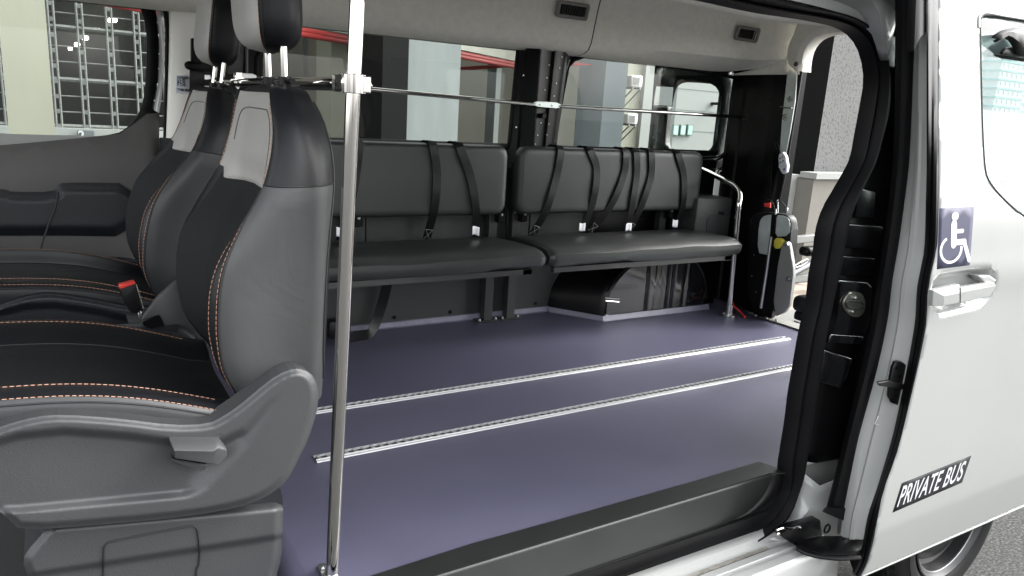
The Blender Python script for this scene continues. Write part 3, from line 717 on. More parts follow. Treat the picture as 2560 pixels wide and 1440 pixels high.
# torn lower end of the rubber
m = MB(); m.rprism(VL([(2066, 1270), (2112, 1270), (2128, 1288), (2150, 1298), (2162, 1330), (2150, 1350), (2140, 1345), (2132, 1320), (2108, 1300), (2085, 1292), (2058, 1280)], 1.08), (0, .004, 0), .001, 1); obj('rubber_flap', m, RUBBER, door)
m = MB(); 
PN = [(2318, -120), (2322, 80), (2318, 120), (2290, 200), (2290, -120)]
m.rprism(VL([(2295, -120), (2320, -120), (2320, 80), (2300, 90), (2286, 130)], 1.02), (0, .02, 0), .003, 2); obj('top_block', m, BLACKM, door)
# door guide block
m = MB(); m.rprism(VL(chaikin([(2233, 908), (2250, 903), (2270, 915), (2266, 960), (2255, 1017), (2220, 1005), (2224, 960)], 1), 1.02), (.01, .012, 0), .002, 2)
m.rprism(VL([(2194, 957), (2222, 952), (2262, 962), (2258, 975), (2222, 968), (2200, 966)], 1.01), (.006, .01, 0), .002, 1)
gb = obj('guide_block', m, BLACKM, door)
m = MB()
for a, b in ((2243, 919), (2250, 941), (2241, 988), (2227, 1001)): bolt(m, V(a, b, 1.018), (0, -1, 0), .005, .002, 10)
parts('guide_bolt', m, BLACKG, gb)
# handle
m = MB(); yh = .972
hz = lambda a, b, y=yh: V(a, b, y)
def hv(a, b, y): return V(a, b, y)
def facet(A, B, C, D, E_, F_, G_):
    # A-B upper front edge, D-C lower front edge, E-F top back edge, G left low
    bk_ = [p + Vector((0, .014, 0)) for p in (E_, F_, C, G_)]
    q_ = [A, B, C, D, E_, F_, G_] + bk_
    m.add(q_, [(0, 3, 2, 1), (4, 0, 1, 5), (4, 6, 3, 0), (3, 6, 10, 9, 2), (4, 5, 8, 7), (5, 1, 2, 9, 8), (6, 4, 7, 10), (7, 8, 9, 10)])
facet(hv(2360, 740, .958), hv(2399, 732, .958), hv(2399, 757, .960), hv(2360, 765, .960), hv(2333, 726, .964), hv(2399, 711, .962), hv(2331, 766, .968))
facet(hv(2402, 731, .958), hv(2491, 715, .961), hv(2476, 741, .962), hv(2402, 756, .960), hv(2402, 719, .960), hv(2486, 706, .962), hv(2402, 757, .962))
m.rprism([hz(*p) for p in ((2448, 690), (2476, 688), (2492, 700), (2488, 708), (2462, 706))], (.0, .03, 0), .004, 2)
hd = parts('handle', m, WHITE, door, smooth=False, bevel=.0015)[0]
# window glass and rubber line
m = MB(); m.prism([(u, ysk(v) + .006, v) for u, v in WNp], (0, .004, 0)); obj('door_glass', m, GLASS_D, door, smooth=False)
m = MB(); pp = [Vector((u, ysk(v) + .001, v)) for u, v in WNp]; m.tube(pp + [pp[0]], .0035, 8, False); obj('glass_seal', m, RUBBER, door)
m = MB(); pp = [SK(a, b, -.002) for a, b in ((2560, 48), (2500, 38), (2462, 32), (2448, 42), (2447, 70))]; m.tube(resample(pp, 20), .0035, 8); obj('window_bead', m, WHITE, door)
# scratched mark on the door edge
m = MB(); m.tube(VL([(2196, 1040), (2187, 1060), (2203, 1062)], 1.045), .0007, 6); obj('scratch', m, TAG, door)
# dark curved shape seen through the glass, built as a solid piece
m = MB(); A = resample(VL([(2480, 92), (2500, 80), (2530, 72), (2580, 66), (2640, 70)], 1.06), 14); B = resample(VL([(2484, 104), (2498, 99), (2512, 92), (2520, 100), (2532, 118), (2545, 138), (2620, 140)], 1.06), 14)
rows = [[a.lerp(b, t) + Vector((0, -d, 0)) for a, b in zip(A, B)] for t, d in ((0, 0), (.3, .01), (.7, .01), (1, 0))]
m.grid(rows); obj('dark_curved_piece', m, BLACKM, door, solid=.006)
m = MB(); m.rprism(VL([(2508, 132), (2516, 120), (2530, 117), (2560, 118), (2620, 122), (2620, 145), (2550, 142), (2508, 136)], 1.065), (0, .01, 0), .003, 2); obj('dark_piece_foot', m, BLACKM, door)

# ---------------------------------------------------------------- rear wheel
wx, wz = 2.53, -.32; WY = 1.125
wheel = bpy.data.objects.new('wheel', None)
m = MB(); rows = []
def rev(prof, n=64, cx=wx, cz=wz):
    return [[(cx + r * math.cos(a), y, cz + r * math.sin(a)) for a in [2 * math.pi * k / n for k in range(n)]] for r, y in prof]
m.grid(rev([(.205, WY + .02), (.215, WY + .004), (.235, WY - .004), (.26, WY - .006), (.262, WY - .004), (.285, WY + .0), (.305, WY + .010), (.318, WY + .024), (.327, WY + .03), (.33, WY + .05), (.33, WY + .17), (.30, WY + .2)], 96), True)
wh = obj('wheel', m, mat('tyre_rubber', (.007, .007, .0075), .6, spec=.2, bump=.3, scale=150, var=.2, vscale=25), van)
m = MB()
for k in range(60):
    a = 2 * math.pi * k / 60; ca, sa = math.cos(a), math.sin(a)
    def R_(r, t, y): return Vector((wx + r * math.cos(a + t), y, wz + r * math.sin(a + t)))
    m.prism([R_(.312, -.03, WY + .012), R_(.312, .025, WY + .012), R_(.334, .03, WY + .045), R_(.334, -.02, WY + .045)], (0, .03, 0))
obj('tread', m, mat('tread_rubber', (.005, .005, .0055), .65, spec=.2), wh, smooth=False)
m = MB(); m.grid(rev([(.212, WY + .0), (.206, WY - .001), (.200, WY + .006), (.19, WY + .012), (.18, WY + .05), (.165, WY + .056), (.15, WY + .04), (.12, WY + .03), (.05, WY + .02), (.0, WY + .02)]), True); obj('rim', m, mat('dark_rim', (.012, .012, .0125), .35, .2), wh)
m = MB(); m.tube([(wx + .19 * math.cos(a), WY + .015, wz + .19 * math.sin(a)) for a in [2 * math.pi * k / 48 for k in range(49)]], .003, 6, False); obj('rim_ring', m, mat('rim_edge', (.25, .25, .26), .3, .8), wh)
m = MB(); c = V(2457, 1300, WY + .01); m.tube([c, c + Vector((0, -.006, 0))], .005, 10); obj('yellow_dot', m, YELLOW, wh)

# ---------------------------------------------------------------- front far door, B pillar
YD = 2.93
m = MB()
GW = chaikin([(-300, -300), (300, -300), (349, 12), (367, 70), (367, 150), (363, 230), (353, 272), (337, 300), (316, 321), (292, 335), (200, 347), (0, 366), (-300, 392)], 1)
def FDm(u, v, d): return V(u, v, YD - .02 * sm(d / 20))
DP = [(-300, -340), (385, -340), (396, 20), (404, 100), (404, 200), (398, 283), (396, 380), (396, 760), (-300, 800)]
fill(m, [(-300, -340), (352, -340), (388, 20), (396, 100), (394, 200), (380, 270), (398, 283), (398, 320), (300, 350), (0, 380), (-300, 410)], 30, lambda u, v, d: V(u, v, YD), [GW])
fd = obj('front_door', m, RUBBER, van, solid=.02)
m = MB(); fill(m, chaikin([(-300, 404), (0, 364), (200, 346), (300, 334), (340, 306), (366, 285), (398, 282), (398, 420), (396, 760), (-300, 800)], 0), 25, lambda u, v, d: V(u, v, YD - .008 - .03 * sm((v - 300 - (300 - u) * .1) / 130) * (1 if v < 465 else 1)))
obj('door_card', m, TRIM, fd, solid=.006)
m = MB(); fill(m, chaikin([(-300, 484), (0, 472), (16, 474), (28, 480), (135, 480), (145, 462), (160, 456), (345, 458), (345, 592), (120, 588), (-300, 592)], 1), 9, lambda u, v, d: V(u, v, YD - .05 - .035 * sm(d / 22)))
obj('armrest', m, PLASTIC_D, fd)
m = MB(); m.tube(resample(VL([(146, 480), (138, 520), (122, 560), (108, 600), (98, 640)], YD - .088), 14), .0028, 8); obj('armrest_seam', m, SEAM, fd)
m = MB(); m.prism([V(a, b, YD + .002) for a, b in GW], (0, .004, 0)); obj('front_glass', m, GLASS, fd, smooth=False)
# white door frame edge and weather strip
m = MB(); A = resample(VL([(352, -60), (388, 20), (398, 100), (396, 200), (384, 275)], YD - .01), 24); B = resample(VL([(372, -60), (403, 15), (411, 60), (409, 200), (398, 283)], YD - .01), 24)
m.grid([A, [a.lerp(b, .5) + Vector((0, -.012, 0)) for a, b in zip(A, B)], B]); obj('white_frame_edge', m, WHITE, van)
m = MB(); pp = resample(VL([(388, -60), (407, 0), (418, 60), (418, 150), (415, 300), (412, 420)], YD - .035), 24); m.tube(pp, .008, 10); obj('weather_strip', m, RUBBER, van)
m = MB(); A = resample(VL([(380, -100), (418, -10), (423, 80), (420, 200), (414, 358)], YD - .04), 24); B = resample(VL([(500, -100), (500, -10), (498, 80), (492, 200), (486, 360)], YD - .06), 24)
m.grid([A, [a.lerp(b, .12) + Vector((0, -.012, 0)) for a, b in zip(A, B)], [a.lerp(b, .5) + Vector((0, -.016, 0)) for a, b in zip(A, B)], [a.lerp(b, .9) + Vector((0, -.012, 0)) for a, b in zip(A, B)], B]); obj('pillar_trim', m, PILTRIM, van, solid=.003)
m = MB(); m.prism(VL([(486, 20), (660, 20), (655, 360), (480, 360)], 2.893), (0, .01, 0)); obj('dark_infill', m, BLACKM, van, smooth=False)
m = MB(); m.rprism(VL([(568, 92), (612, 92), (608, 186), (568, 186)], 2.88), (0, .01, 0), .003, 2); m.tube(VL([(617, 120), (617, 195)], 2.875), .005, 8); obj('quarter_frame', m, mat('dark_trim2', (.05, .05, .052), .4), van)
m = MB(); m.box((.33, 2.86, -.15), (.50, 2.90, .78)); obj('pillar_lower_trim', m, PLASTIC_D, van, smooth=False)
# driver belt on the pillar
m = MB(); m.rprism(VL([(474, 175), (512, 178), (510, 260), (470, 420), (440, 560), (418, 555), (450, 420), (474, 262)], 2.80), (0, .003, 0), .001, 1); sb = obj('seat_belt', m, STRAP, van)
m = MB(); m.rprism(VL(chaikin([(460, 158), (475, 150), (520, 168), (560, 176), (556, 184), (520, 182), (468, 176)], 1), 2.785), (0, .02, 0), .004, 2); m.rprism(VL([(478, 95), (500, 95), (505, 160), (478, 160)], 2.80), (0, .02, 0), .004, 2); obj('belt_anchor', m, BLACKG, sb)
# information plate on the pillar
stk = thing('information_plate', V(455, 212, 2.86), 'small white data label with printed lines on the grey pillar by the far seat', 'label')
m = MB(); m.rprism(VL([(441, 188), (471, 188), (470, 233), (440, 233)], 2.852), (0, .002, 0), .0005, 1); obj('plate', m, mat('label_silver', (.62, .66, .72), .35, .3), stk)
for i, t in enumerate(('CHASSIS NO', 'U.L.W', 'M.L.W', 'P. CAP', '', 'TYRE SIZE')):
    if not t: continue
    vs, fs = text_mesh(t, .0115, 0, .0004, .0003, spacing=1.0); p0 = V(443, 196 + i * 6.2, 2.851)
    m = MB(); m.add([(p0.x + v.x * .82, 2.851 - v.z, p0.z + v.y) for v in vs], fs); obj('print', m, SEAM, stk, smooth=False)

# ================================================================ FRONT SEATS
CY = 1.575
XB = [(.36, .30), (.41, .262), (.46, .236), (.53, .226), (.60, .230), (.65, .243), (.70, .272), (.75, .304), (.79, .328), (.85, .344), (.89, .350), (.94, .352), (.96, .358)]
XR = [(.36, .425), (.42, .432), (.64, .442), (.78, .451), (.85, .449), (.91, .436), (.947, .420), (.962, .408)]
HW = [(.36, .215), (.45, .228), (.78, .230), (.84, .222), (.89, .205), (.93, .175), (.955, .148), (.97, .13)]
HR = [(.36, .19), (.6, .19), (.80, .185), (.86, .175), (.91, .158), (.947, .138), (.97, .12)]
def seatring(z, n=72):
    xb = sinterp(XB, z); xr = sinterp(XR, z); hw = sinterp(HW, z); hr = sinterp(HR, z)
    dp = .046 if z < .74 else .046 * max(0.25, 1 - (z - .74) / .12)
    half = [(0, xb + dp, 0), (0, xb + dp * .95, .45 * hw), (1, xb + dp * .45, .66 * hw), (1, xb + .004, .80 * hw), (2, xb - .006, .90 * hw), (2, xb + .004, .99 * hw), (3, xb + .03, 1.03 * hw),
            (3, (xb + xr) / 2, 1.01 * hw), (3, xr - .025, (hw + hr) / 2 + .008), (4, xr, hr), (5, xr + .014, hr * .85), (5, xr + .018, hr * .4), (5, xr + .018, 0)]
    P = [Vector((x, y, 0)) for _, x, y in half]
    return P
def spline_half(P, n=44): return resample(P, n)
NS = 44
ZS = [.36 + (.955 - .36) * i / 40 for i in range(41)]
ringsR = [spline_half(seatring(z), NS) for z in ZS]
# close the top
top = ringsR[-1]; tc = Vector((sum(p.x for p in top) / NS, 0, 0))
for k, (s, dz) in enumerate(((.93, .005), (.80, .009), (.6, .012), (.35, .0135), (.05, .014))):
    ringsR.append([Vector((tc.x + (p.x - tc.x) * s, p.y * s, 0)) for p in top]); ZS.append(.955 + dz)
def P3(ring, z, sgn): return [Vector((p.x, CY - sgn * p.y, z)) for p in ring]
def sidx(frac_y_pos): return frac_y_pos
seat = thing('front_seat', (.2, CY, -.15), 'nearest front seat, grey and black leather with orange stitching, its whole side panel in view', 'seat', 'front seats')
# index bands on the half spline found by nearest control point
def ctrl_index(k):
    z = .6; P = seatring(z); R_ = spline_half(P, NS); return min(range(NS), key=lambda i: (R_[i] - P[k]).length)
i_in, i_bol, i_seam, i_pipe = ctrl_index(2), ctrl_index(4), ctrl_index(5), ctrl_index(9)
def band(i0, i1, zlo=None, zhi=None):
    m = MB()
    for s in (1, -1):
        rows = [P3(r[i0:i1 + 1], z, s) for r, z in zip(ringsR, ZS) if (zlo is None or z >= zlo - 1e-6) and (zhi is None or z <= zhi + 1e-6)]
        m.grid(rows)
    return m
zseam = min(ZS, key=lambda z: abs(z - .79))
obj('backrest_insert', band(0, i_seam - 2), FABRIC, seat)
parts('backrest_bolster', band(i_seam - 2, i_seam), LEATHER_D, seat)
parts('side_cover', band(i_seam, i_pipe, None, zseam), LEATHER, seat)
parts('upper_side_cover', band(i_seam, i_pipe, zseam), LEATHER_D, seat)
obj('backrest_back', band(i_pipe, NS - 1), LEATHER_D, seat)
# surface lookup for the front of the backrest
def SF(yoff, z, off=0):
    sgn = 1 if yoff <= 0 else -1; a = abs(yoff)
    z0 = max(.36, min(.975, z)); P = spline_half(seatring(z0), NS)
    k = 0
    while k < NS - 2 and P[k + 1].y < a and P[k + 1].y > P[k].y: k += 1
    u = (a - P[k].y) / max(1e-6, P[k + 1].y - P[k].y); u = max(0, min(1, u)); p = P[k].lerp(P[k + 1], u)
    return Vector((p.x - off, CY + yoff, z))
# light grey upper insert (shield shaped)
def PIs(u, z, off):
    sg = 1 if u >= 0 else -1; a = abs(u); z = max(.37, min(.954, z)); t = (z - .36) / (.955 - .36) * 40; k = int(min(39, t)); f = t - k
    i = int(min(NS - 2, a)); g = a - i
    def q(kk, ii): return ringsR[kk][ii]
    p = (q(k, i) * (1 - g) + q(k, i + 1) * g) * (1 - f) + (q(k + 1, i) * (1 - g) + q(k + 1, i + 1) * g) * f
    n = Vector((-1, (.0 if a < i_bol else .9 * (a - i_bol) / 4), 0)).normalized()
    p = p + n * off; return Vector((p.x, CY - sg * p.y, z))
US = i_seam + .2
SH = [(0, .9535), (US - .5, .9535), (US, .80), (US, .789), (US - 1.6, .787), (US - 3.0, .766), (US - 4.2, .764), (i_in * .5, .768), (0, .771)]
SC = .0045   # ring steps to metres, so that the point spacing is even
SHp = [(a * SC, b) for a, b in SH] + [(-a * SC, b) for a, b in SH[-2:0:-1]]
m = MB(); fill(m, SHp, .0055, lambda u, v, d: PIs(u / SC, v, -.0008 + .0050 * sm(d / .006)))
obj('shoulder_insert', m, LEATHER_L, seat)
# raised inner outline and stitched lines on the insert
m = MB()
ln = [(-.165, .80), (-.158, .84), (-.135, .90), (-.10, .925), (0, .93), (.10, .925), (.14, .90), (.16, .86)]
ig = i_in + 2.5
pp = [PIs(ig, z, .0047) for z in (.79, .82, .86, .895)] + [PIs(ig - 1.5, .915, .0047), PIs(ig - 4, .920, .0047), PIs(0, .921, .0047), PIs(-ig + 4, .920, .0047), PIs(-ig + 1.5, .912, .0047)] + [PIs(-ig, z, .0047) for z in (.885, .85)]
m.tube(resample(pp, 60), .0012, 6); obj('insert_groove', m, mat('groove_grey', (.10, .095, .09), .6), seat)
def ringpt(i, z, s=1, off=.0015):
    k = min(range(len(ZS)), key=lambda q: abs(ZS[q] - z)); k = max(1, min(40, k))
    z0, z1 = (ZS[k - 1], ZS[k]) if ZS[k] > z else (ZS[k], ZS[min(k + 1, 45)])
    t = 0 if z1 == z0 else max(0, min(1, (z - z0) / (z1 - z0))); ka = ZS.index(z0); kb = ZS.index(z1)
    p = ringsR[ka][i].lerp(ringsR[kb][i], t); c = Vector((.37, 0, 0)); n = (p - c).normalized()
    q = p + n * off; return Vector((q.x, CY - s * q.y, z))
i_st1 = i_bol - 3; i_st2 = i_seam
m = MB()
zz = [.40 + .0075 * k for k in range(52)]
for s in (1, -1):
    if s < 0: continue
    dashes(m, [ringpt(i_seam - 2, z, s, .0012) for z in zz if z < .765])
    dashes(m, [(ringpt(i_seam, z, s, .0012) * .65 + ringpt(i_seam - 1, z, s, .0012) * .35) for z in zz])
for s in (1, -1):
    dashes(m, [PIs(s * (i_seam - .7), .795 + .01 * k, .005) for k in range(15)], r=.0008)
tag(obj('stitching', m, STITCH, seat), kind='stuff')
m = MB()
for s in (1, -1):
    m.tube([ringpt(i_seam, z, s, .001) for z in zz], .0016, 6)
    m.tube([ringpt(i_pipe, z, s, .001) for z in zz + [.80, .82, .84, .86, .88, .90, .92, .94]], .0022, 6)
    k0 = ZS.index(zseam); m.tube([Vector((p.x, CY - s * (p.y + .0005), zseam)) for p in ringsR[k0][i_seam:i_pipe + 1]], .0016, 6)
parts('piping', m, SEAM, seat)
# headrest
def headrest():
    rows = []; zs = []
    z0, z1 = 1.028, 1.235
    for i in range(25):
        t = i / 24; z = z0 + (z1 - z0) * t
        e = min(1, math.sin(math.pi * min(1, max(0, t))) ** .33 if 0 < t < 1 else 0)
        zs.append((z, max(.02, (1 - abs(2 * t - 1) ** 5) ** .5)))
    for z, e in zs:
        t = (z - z0) / (z1 - z0); xc = .388 - .010 * t; hx = .048 * e + .004; hy = (.118 - .012 * (1 - t)) * e
        r = []
        for k in range(48):
            a = 2 * math.pi * k / 48; c, s_ = math.cos(a), math.sin(a)
            x = math.copysign(abs(c) ** .55, c) * hx; y = math.copysign(abs(s_) ** .5, s_) * hy
            if c < 0: x *= 1 + .14 * (1 - abs(s_))
            if c > 0: x *= 1.0 - .25 * abs(s_) ** 3
            r.append(Vector((xc + x, CY + .008 + y, z)))
        rows.append(r)
    return rows
hrw = headrest()
m = MB(); m.grid([[r[(k) % 48] for k in range(17, 32)] for r in hrw]); hf = obj('headrest_front', m, LEATHER_L, seat)
m = MB(); m.grid([[r[(k) % 48] for k in range(31, 31 + 35)] for r in hrw]); m.add(hrw[0], [tuple(range(47, -1, -1))]); m.add(hrw[-1], [tuple(range(48))]); obj('headrest', m, LEATHER_D, seat)
m = MB()
for kk in (31, 17):
    dashes(m, [r[kk] + Vector((-.001, -.001 if kk == 31 else .001, 0)) for r in hrw[1:-1]])
tag(obj('headrest_stitching', m, STITCH, seat), kind='stuff')
m = MB(); m.tube([r[32] + Vector((-.0005, -.0008, 0)) for r in hrw[1:-1]], .0014, 6); m.tube([p + Vector((0, 0, .012)) for p in hrw[1][26:47]], .0014, 6); obj('headrest_seam', m, SEAM, seat)
for yy in (-.062, .062):
    m = MB(); m.tube([(.398, CY + yy, .955), (.396, CY + yy, 1.04)], .0068, 16); obj('headrest_post', m, CHROME, seat)
m = MB()
for yy in (-.062, .062): m.tube([(.398, CY + yy, .968), (.398, CY + yy, .984)], .012, 12)
m.tube([(.398, CY - .062, .978), (.403, CY - .10, .976)], .006, 8)
parts('post_guide', m, BLACKM, seat)
# cushion
def zc(x): return .415 - .21 * (x - .1) + (.018 * math.sin((x + .12) * 9) if x < .25 else 0)
cs = [(0, -.030), (.08, -.030), (.125, -.022), (.165, -.004), (.195, .004), (.220, .002), (.234, -.004), (.240, -.012), (.243, -.035), (.240, -.075), (.225, -.09)]
cr = resample([Vector((a, b, 0)) for a, b in cs], 36)
XSs = [-.42 + .024 * i for i in range(30)]
def crow(x, i0, i1, s): 
    k = 1 if x > -.35 else .97
    return [Vector((x, CY - s * p.x * k, zc(x) + p.y)) for p in cr[i0:i1 + 1]]
def ci(k): return min(range(36), key=lambda i: abs(cr[i].x - cs[k][0]) + abs(cr[i].y - cs[k][1]))
a0, a1, a2, a3 = ci(2), ci(6), ci(7), 35
def cband(i0, i1, xm=.30, xmin=-.42):
    m = MB()
    for s in (1, -1): m.grid([crow(x, i0, i1, s) for x in XSs if x <= xm])
    return m
obj('cushion_insert', cband(0, a0), FABRIC, seat)
parts('cushion_bolster', cband(a0, a1), LEATHER_D, seat)
parts('cushion_side', cband(a1, a3, .235), LEATHER_M, seat)
m = MB()
for s in (1, -1):
    for idx, yo in ((ci(4), .0), (a1, 0)):
        dashes(m, [Vector((x, CY - s * cr[idx].x, zc(x) + cr[idx].y + .0012)) for x in XSs if x < .24])
tag(obj('cushion_stitching', m, STITCH, seat), kind='stuff')
m = MB()
for s in (1, -1): 
    m.tube([Vector((x, CY - s * (cr[a1 + 1].x + .001), zc(x) + cr[a1 + 1].y)) for x in XSs if x < .24], .0016, 6)
    m.tube([Vector((x, CY - s * cr[a0].x, zc(x) + cr[a0].y + .0005)) for x in XSs if x < .28], .0016, 6)
parts('cushion_piping', m, SEAM, seat)
# side shield (moulded)
OUTL = [(-260, 1160), (-100, 1110), (0, 1066), (90, 1041), (160, 1036), (300, 1046), (430, 1063), (520, 1060), (560, 1040), (600, 1012), (640, 978), (690, 938), (735, 920), (765, 925), (788, 945), (797, 990), (790, 1040), (770, 1100), (745, 1150), (722, 1195), (700, 1218), (660, 1245), (600, 1268), (480, 1290), (300, 1308), (52, 1327), (25, 1300), (-5, 1275), (-260, 1290)]
OUTc = chaikin(OUTL, 1)
REC = chaikin([(-300, 1150), (-60, 1110), (40, 1078), (160, 1066), (320, 1078), (450, 1096), (545, 1096), (606, 1066), (672, 998), (716, 966), (700, 1005), (630, 1118), (514, 1238), (460, 1249), (55, 1287), (-300, 1300)], 1)
RT = [(-300, 1150), (-60, 1110), (40, 1078), (160, 1066), (320, 1078), (450, 1096), (545, 1096), (606, 1066), (672, 998), (716, 966)]
RRt = [(716, 966), (700, 1005), (630, 1118), (514, 1240)]
RB = [(514, 1240), (460, 1249), (55, 1287), (-300, 1300)]
def shield(u, v, d):
    h = 0
    if inside((u, v), REC):
        q = (u, v)
        h += .016 * sm(dist(q, RT, False) / 24) * sm(dist(q, RRt, False) / 62) * sm(dist(q, RB, False) / 26)
    top_ = d if d < 18 else 18
    e = (1 - sm(top_ / 18)); h += .010 * e
    if u < 430 and v > 1240: h += .0
    return V(u, v, 1.283 + h)
m = MB(); fill(m, OUTc, 4.6, shield, creases=[REC]); sh = obj('side_shield', m, PLASTIC, seat)
m = MB(); m.prism([V(a, b, 1.302) for a, b in chaikin(OUTL, 1)], (0, .05, 0)); obj('shield_rim', m, PLASTIC, seat, smooth=False)
m = MB(); m.tube(resample(VL([(453, 1102), (453, 1088), (457, 1078), (460, 1076)], 1.286), 8), .0016, 6); obj('shield_slot', m, SEAM, seat)
m = MB(); m.rprism([V(a, b, 1.40) for a, b in ((803, 652), (812, 650), (818, 660), (818, 690), (812, 697), (803, 697))], (0, .03, 0), .003, 2); obj('back_hook', m, LEATHER, seat)
# recline lever
m = MB()
def lp(a, b, y): return V(a, b, y)
f_ = [lp(424, 1104, 1.262), lp(434, 1128, 1.25), lp(533, 1125, 1.25), lp(545, 1118, 1.256), lp(566, 1124, 1.262), lp(568, 1137, 1.258), lp(545, 1164, 1.262), lp(536, 1161, 1.255), lp(437, 1146, 1.254), lp(430, 1145, 1.262)]
b_ = [lp(424, 1102, 1.30), lp(540, 1104, 1.30), lp(553, 1106, 1.30), lp(568, 1124, 1.30), lp(568, 1138, 1.30), lp(546, 1166, 1.30), lp(430, 1147, 1.30)]
T0, T1, T2, T3 = lp(424, 1101, 1.268), lp(540, 1104, 1.262), lp(553, 1107, 1.262), lp(567, 1124, 1.262)
M0, M1, M2, M3 = lp(436, 1127, 1.248), lp(533, 1128, 1.246), lp(545, 1120, 1.252), lp(567, 1125, 1.26)
L0, L1, L2, L3 = lp(437, 1146, 1.254), lp(536, 1161, 1.252), lp(546, 1164, 1.256), lp(568, 1139, 1.26)
K = [T0, T1, T2, T3, M0, M1, M2, M3, L0, L1, L2, L3, lp(426, 1110, 1.264)]
bk = [p + Vector((0, .035, 0)) for p in (T0, T1, T2, T3, L3, L2, L1, L0)]
m.add(K + bk, [(0, 1, 5, 4), (1, 2, 6, 5), (2, 3, 7, 6), (4, 5, 9, 8), (5, 6, 7, 11, 10, 9), (0, 4, 8), (13, 14, 1, 0), (14, 15, 2, 1), (15, 16, 3, 2), (16, 17, 11, 3), (3, 11, 7), (17, 18, 10, 11), (18, 19, 9, 10), (19, 20, 8, 9), (20, 13, 0, 8)])
obj('recline_lever', m, PLASTIC, seat, bevel=.0012)
m = MB(); m.rprism(VL([(428, 1148), (520, 1163), (510, 1178), (500, 1176), (435, 1158)], 1.275), (0, .02, 0), .002, 1); obj('lever_base', m, PLASTIC, seat)
# base box
BO = chaikin([(-120, 1440), (-120, 1560), (690, 1560), (690, 1440), (702, 1400), (707, 1340), (708, 1250), (700, 1214), (640, 1200), (300, 1270), (130, 1300), (110, 1330), (70, 1375), (56, 1400), (70, 1440), (90, 1560)][2:], 1)
def based(u, v, d):
    l1 = 1262 + (708 - u) * .09; l2 = 1332 + (708 - u) * .155
    h = .05 * (1 - sm((v - l1 + 30) / 46))
    h += -.0
    h += .012 * sm((v - l2) / 16)
    h += .014 * (1 - sm(d / 20))
    return V(u, v, 1.318 + h)
m = MB(); fill(m, BO, 6, based, creases=[[(-100, 1335.2 + 0), (710, 1262)][::1]]); obj('seat_base', m, PLASTIC, seat)
m = MB(); m.prism([V(a, b, 1.345) for a, b in BO], (0, .42, 0)); obj('base_box', m, PLASTIC_D, seat, smooth=False)
LD = chaikin([(262, 1560), (257, 1372), (266, 1358), (282, 1351), (470, 1315), (486, 1314), (495, 1325), (500, 1405), (488, 1428), (500, 1560)], 1)
m = MB(); pl = [based(a, b, 40) + Vector((0, -.0015, 0)) for a, b in dens(LD, 8)]; m.tube(pl, .0016, 6); obj('storage_lid', m, SEAM, seat)
# inner shield and belt buckle between the seats
m = MB()
cyl = [(.30, .17), (.28, .36), (.235, .405), (.16, .395), (.05, .40), (-.10, .44), (-.30, .45), (-.42, .44), (-.42, .17)]
m.rprism([(x, CY + .255, z) for x, z in cyl], (0, .045, 0), .014, 3); obj('inner_shield', m, PLASTIC_D, seat)
m = MB(); m.rprism(VL([(352, 800), (396, 740), (442, 700), (500, 760), (500, 850), (478, 862), (420, 836)], 1.87), (.0, .02, 0), .006, 2); obj('shield_corner', m, PLASTIC, seat)
m = MB(); m.rprism(VL([(354, 803), (398, 787), (424, 832), (400, 828), (360, 815)], 1.865), (0, .012, 0), .002, 1); obj('buckle_slot', m, BLACKG, seat)
m = MB(); m.rprism(VL([(297, 718), (337, 707), (346, 722), (360, 772), (352, 785), (328, 784), (308, 752)], 1.93), (0, .028, 0), .004, 2); bu = obj('belt_buckle', m, BLACKM, seat)
m = MB(); m.rprism(VL([(297, 714), (336, 704), (340, 710), (300, 724)], 1.927), (0, .026, 0), .002, 1); obj('release_button', m, RED, bu)
m = MB(); m.rprism(VL([(344, 776), (352, 774), (355, 792), (348, 796)], 1.93), (0, .01, 0), .001, 1); m.tube(VL([(341, 712), (358, 770)], 1.926), .0014, 6); obj('buckle_stalk', m, STEEL, bu)
far = copy_tree(seat); far.location.y += .80
for ch in list(far.children) :
    nm = ch.name.split('.')[0]
    if nm in ('belt_buckle', 'shield_corner', 'buckle_slot'):
        for g2 in list(ch.children): bpy.data.objects.remove(g2)
        bpy.data.objects.remove(ch); continue
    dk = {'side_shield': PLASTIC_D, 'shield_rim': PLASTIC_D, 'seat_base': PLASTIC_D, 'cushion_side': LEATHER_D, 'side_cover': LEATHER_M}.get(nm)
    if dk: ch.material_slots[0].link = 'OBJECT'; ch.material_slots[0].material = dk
    if nm.startswith(('backrest', 'headrest', 'side_cover', 'upper_side', 'shoulder', 'insert', 'post_', 'piping', 'stitching')):
        pv = Matrix.Translation((.34 - .2, 0, .77 + .15)); ch.matrix_local = pv @ Matrix.Rotation(.16, 4, 'Y') @ pv.inverted()
far['label'] = 'farther front seat against the van door, half hidden behind the nearest seat'

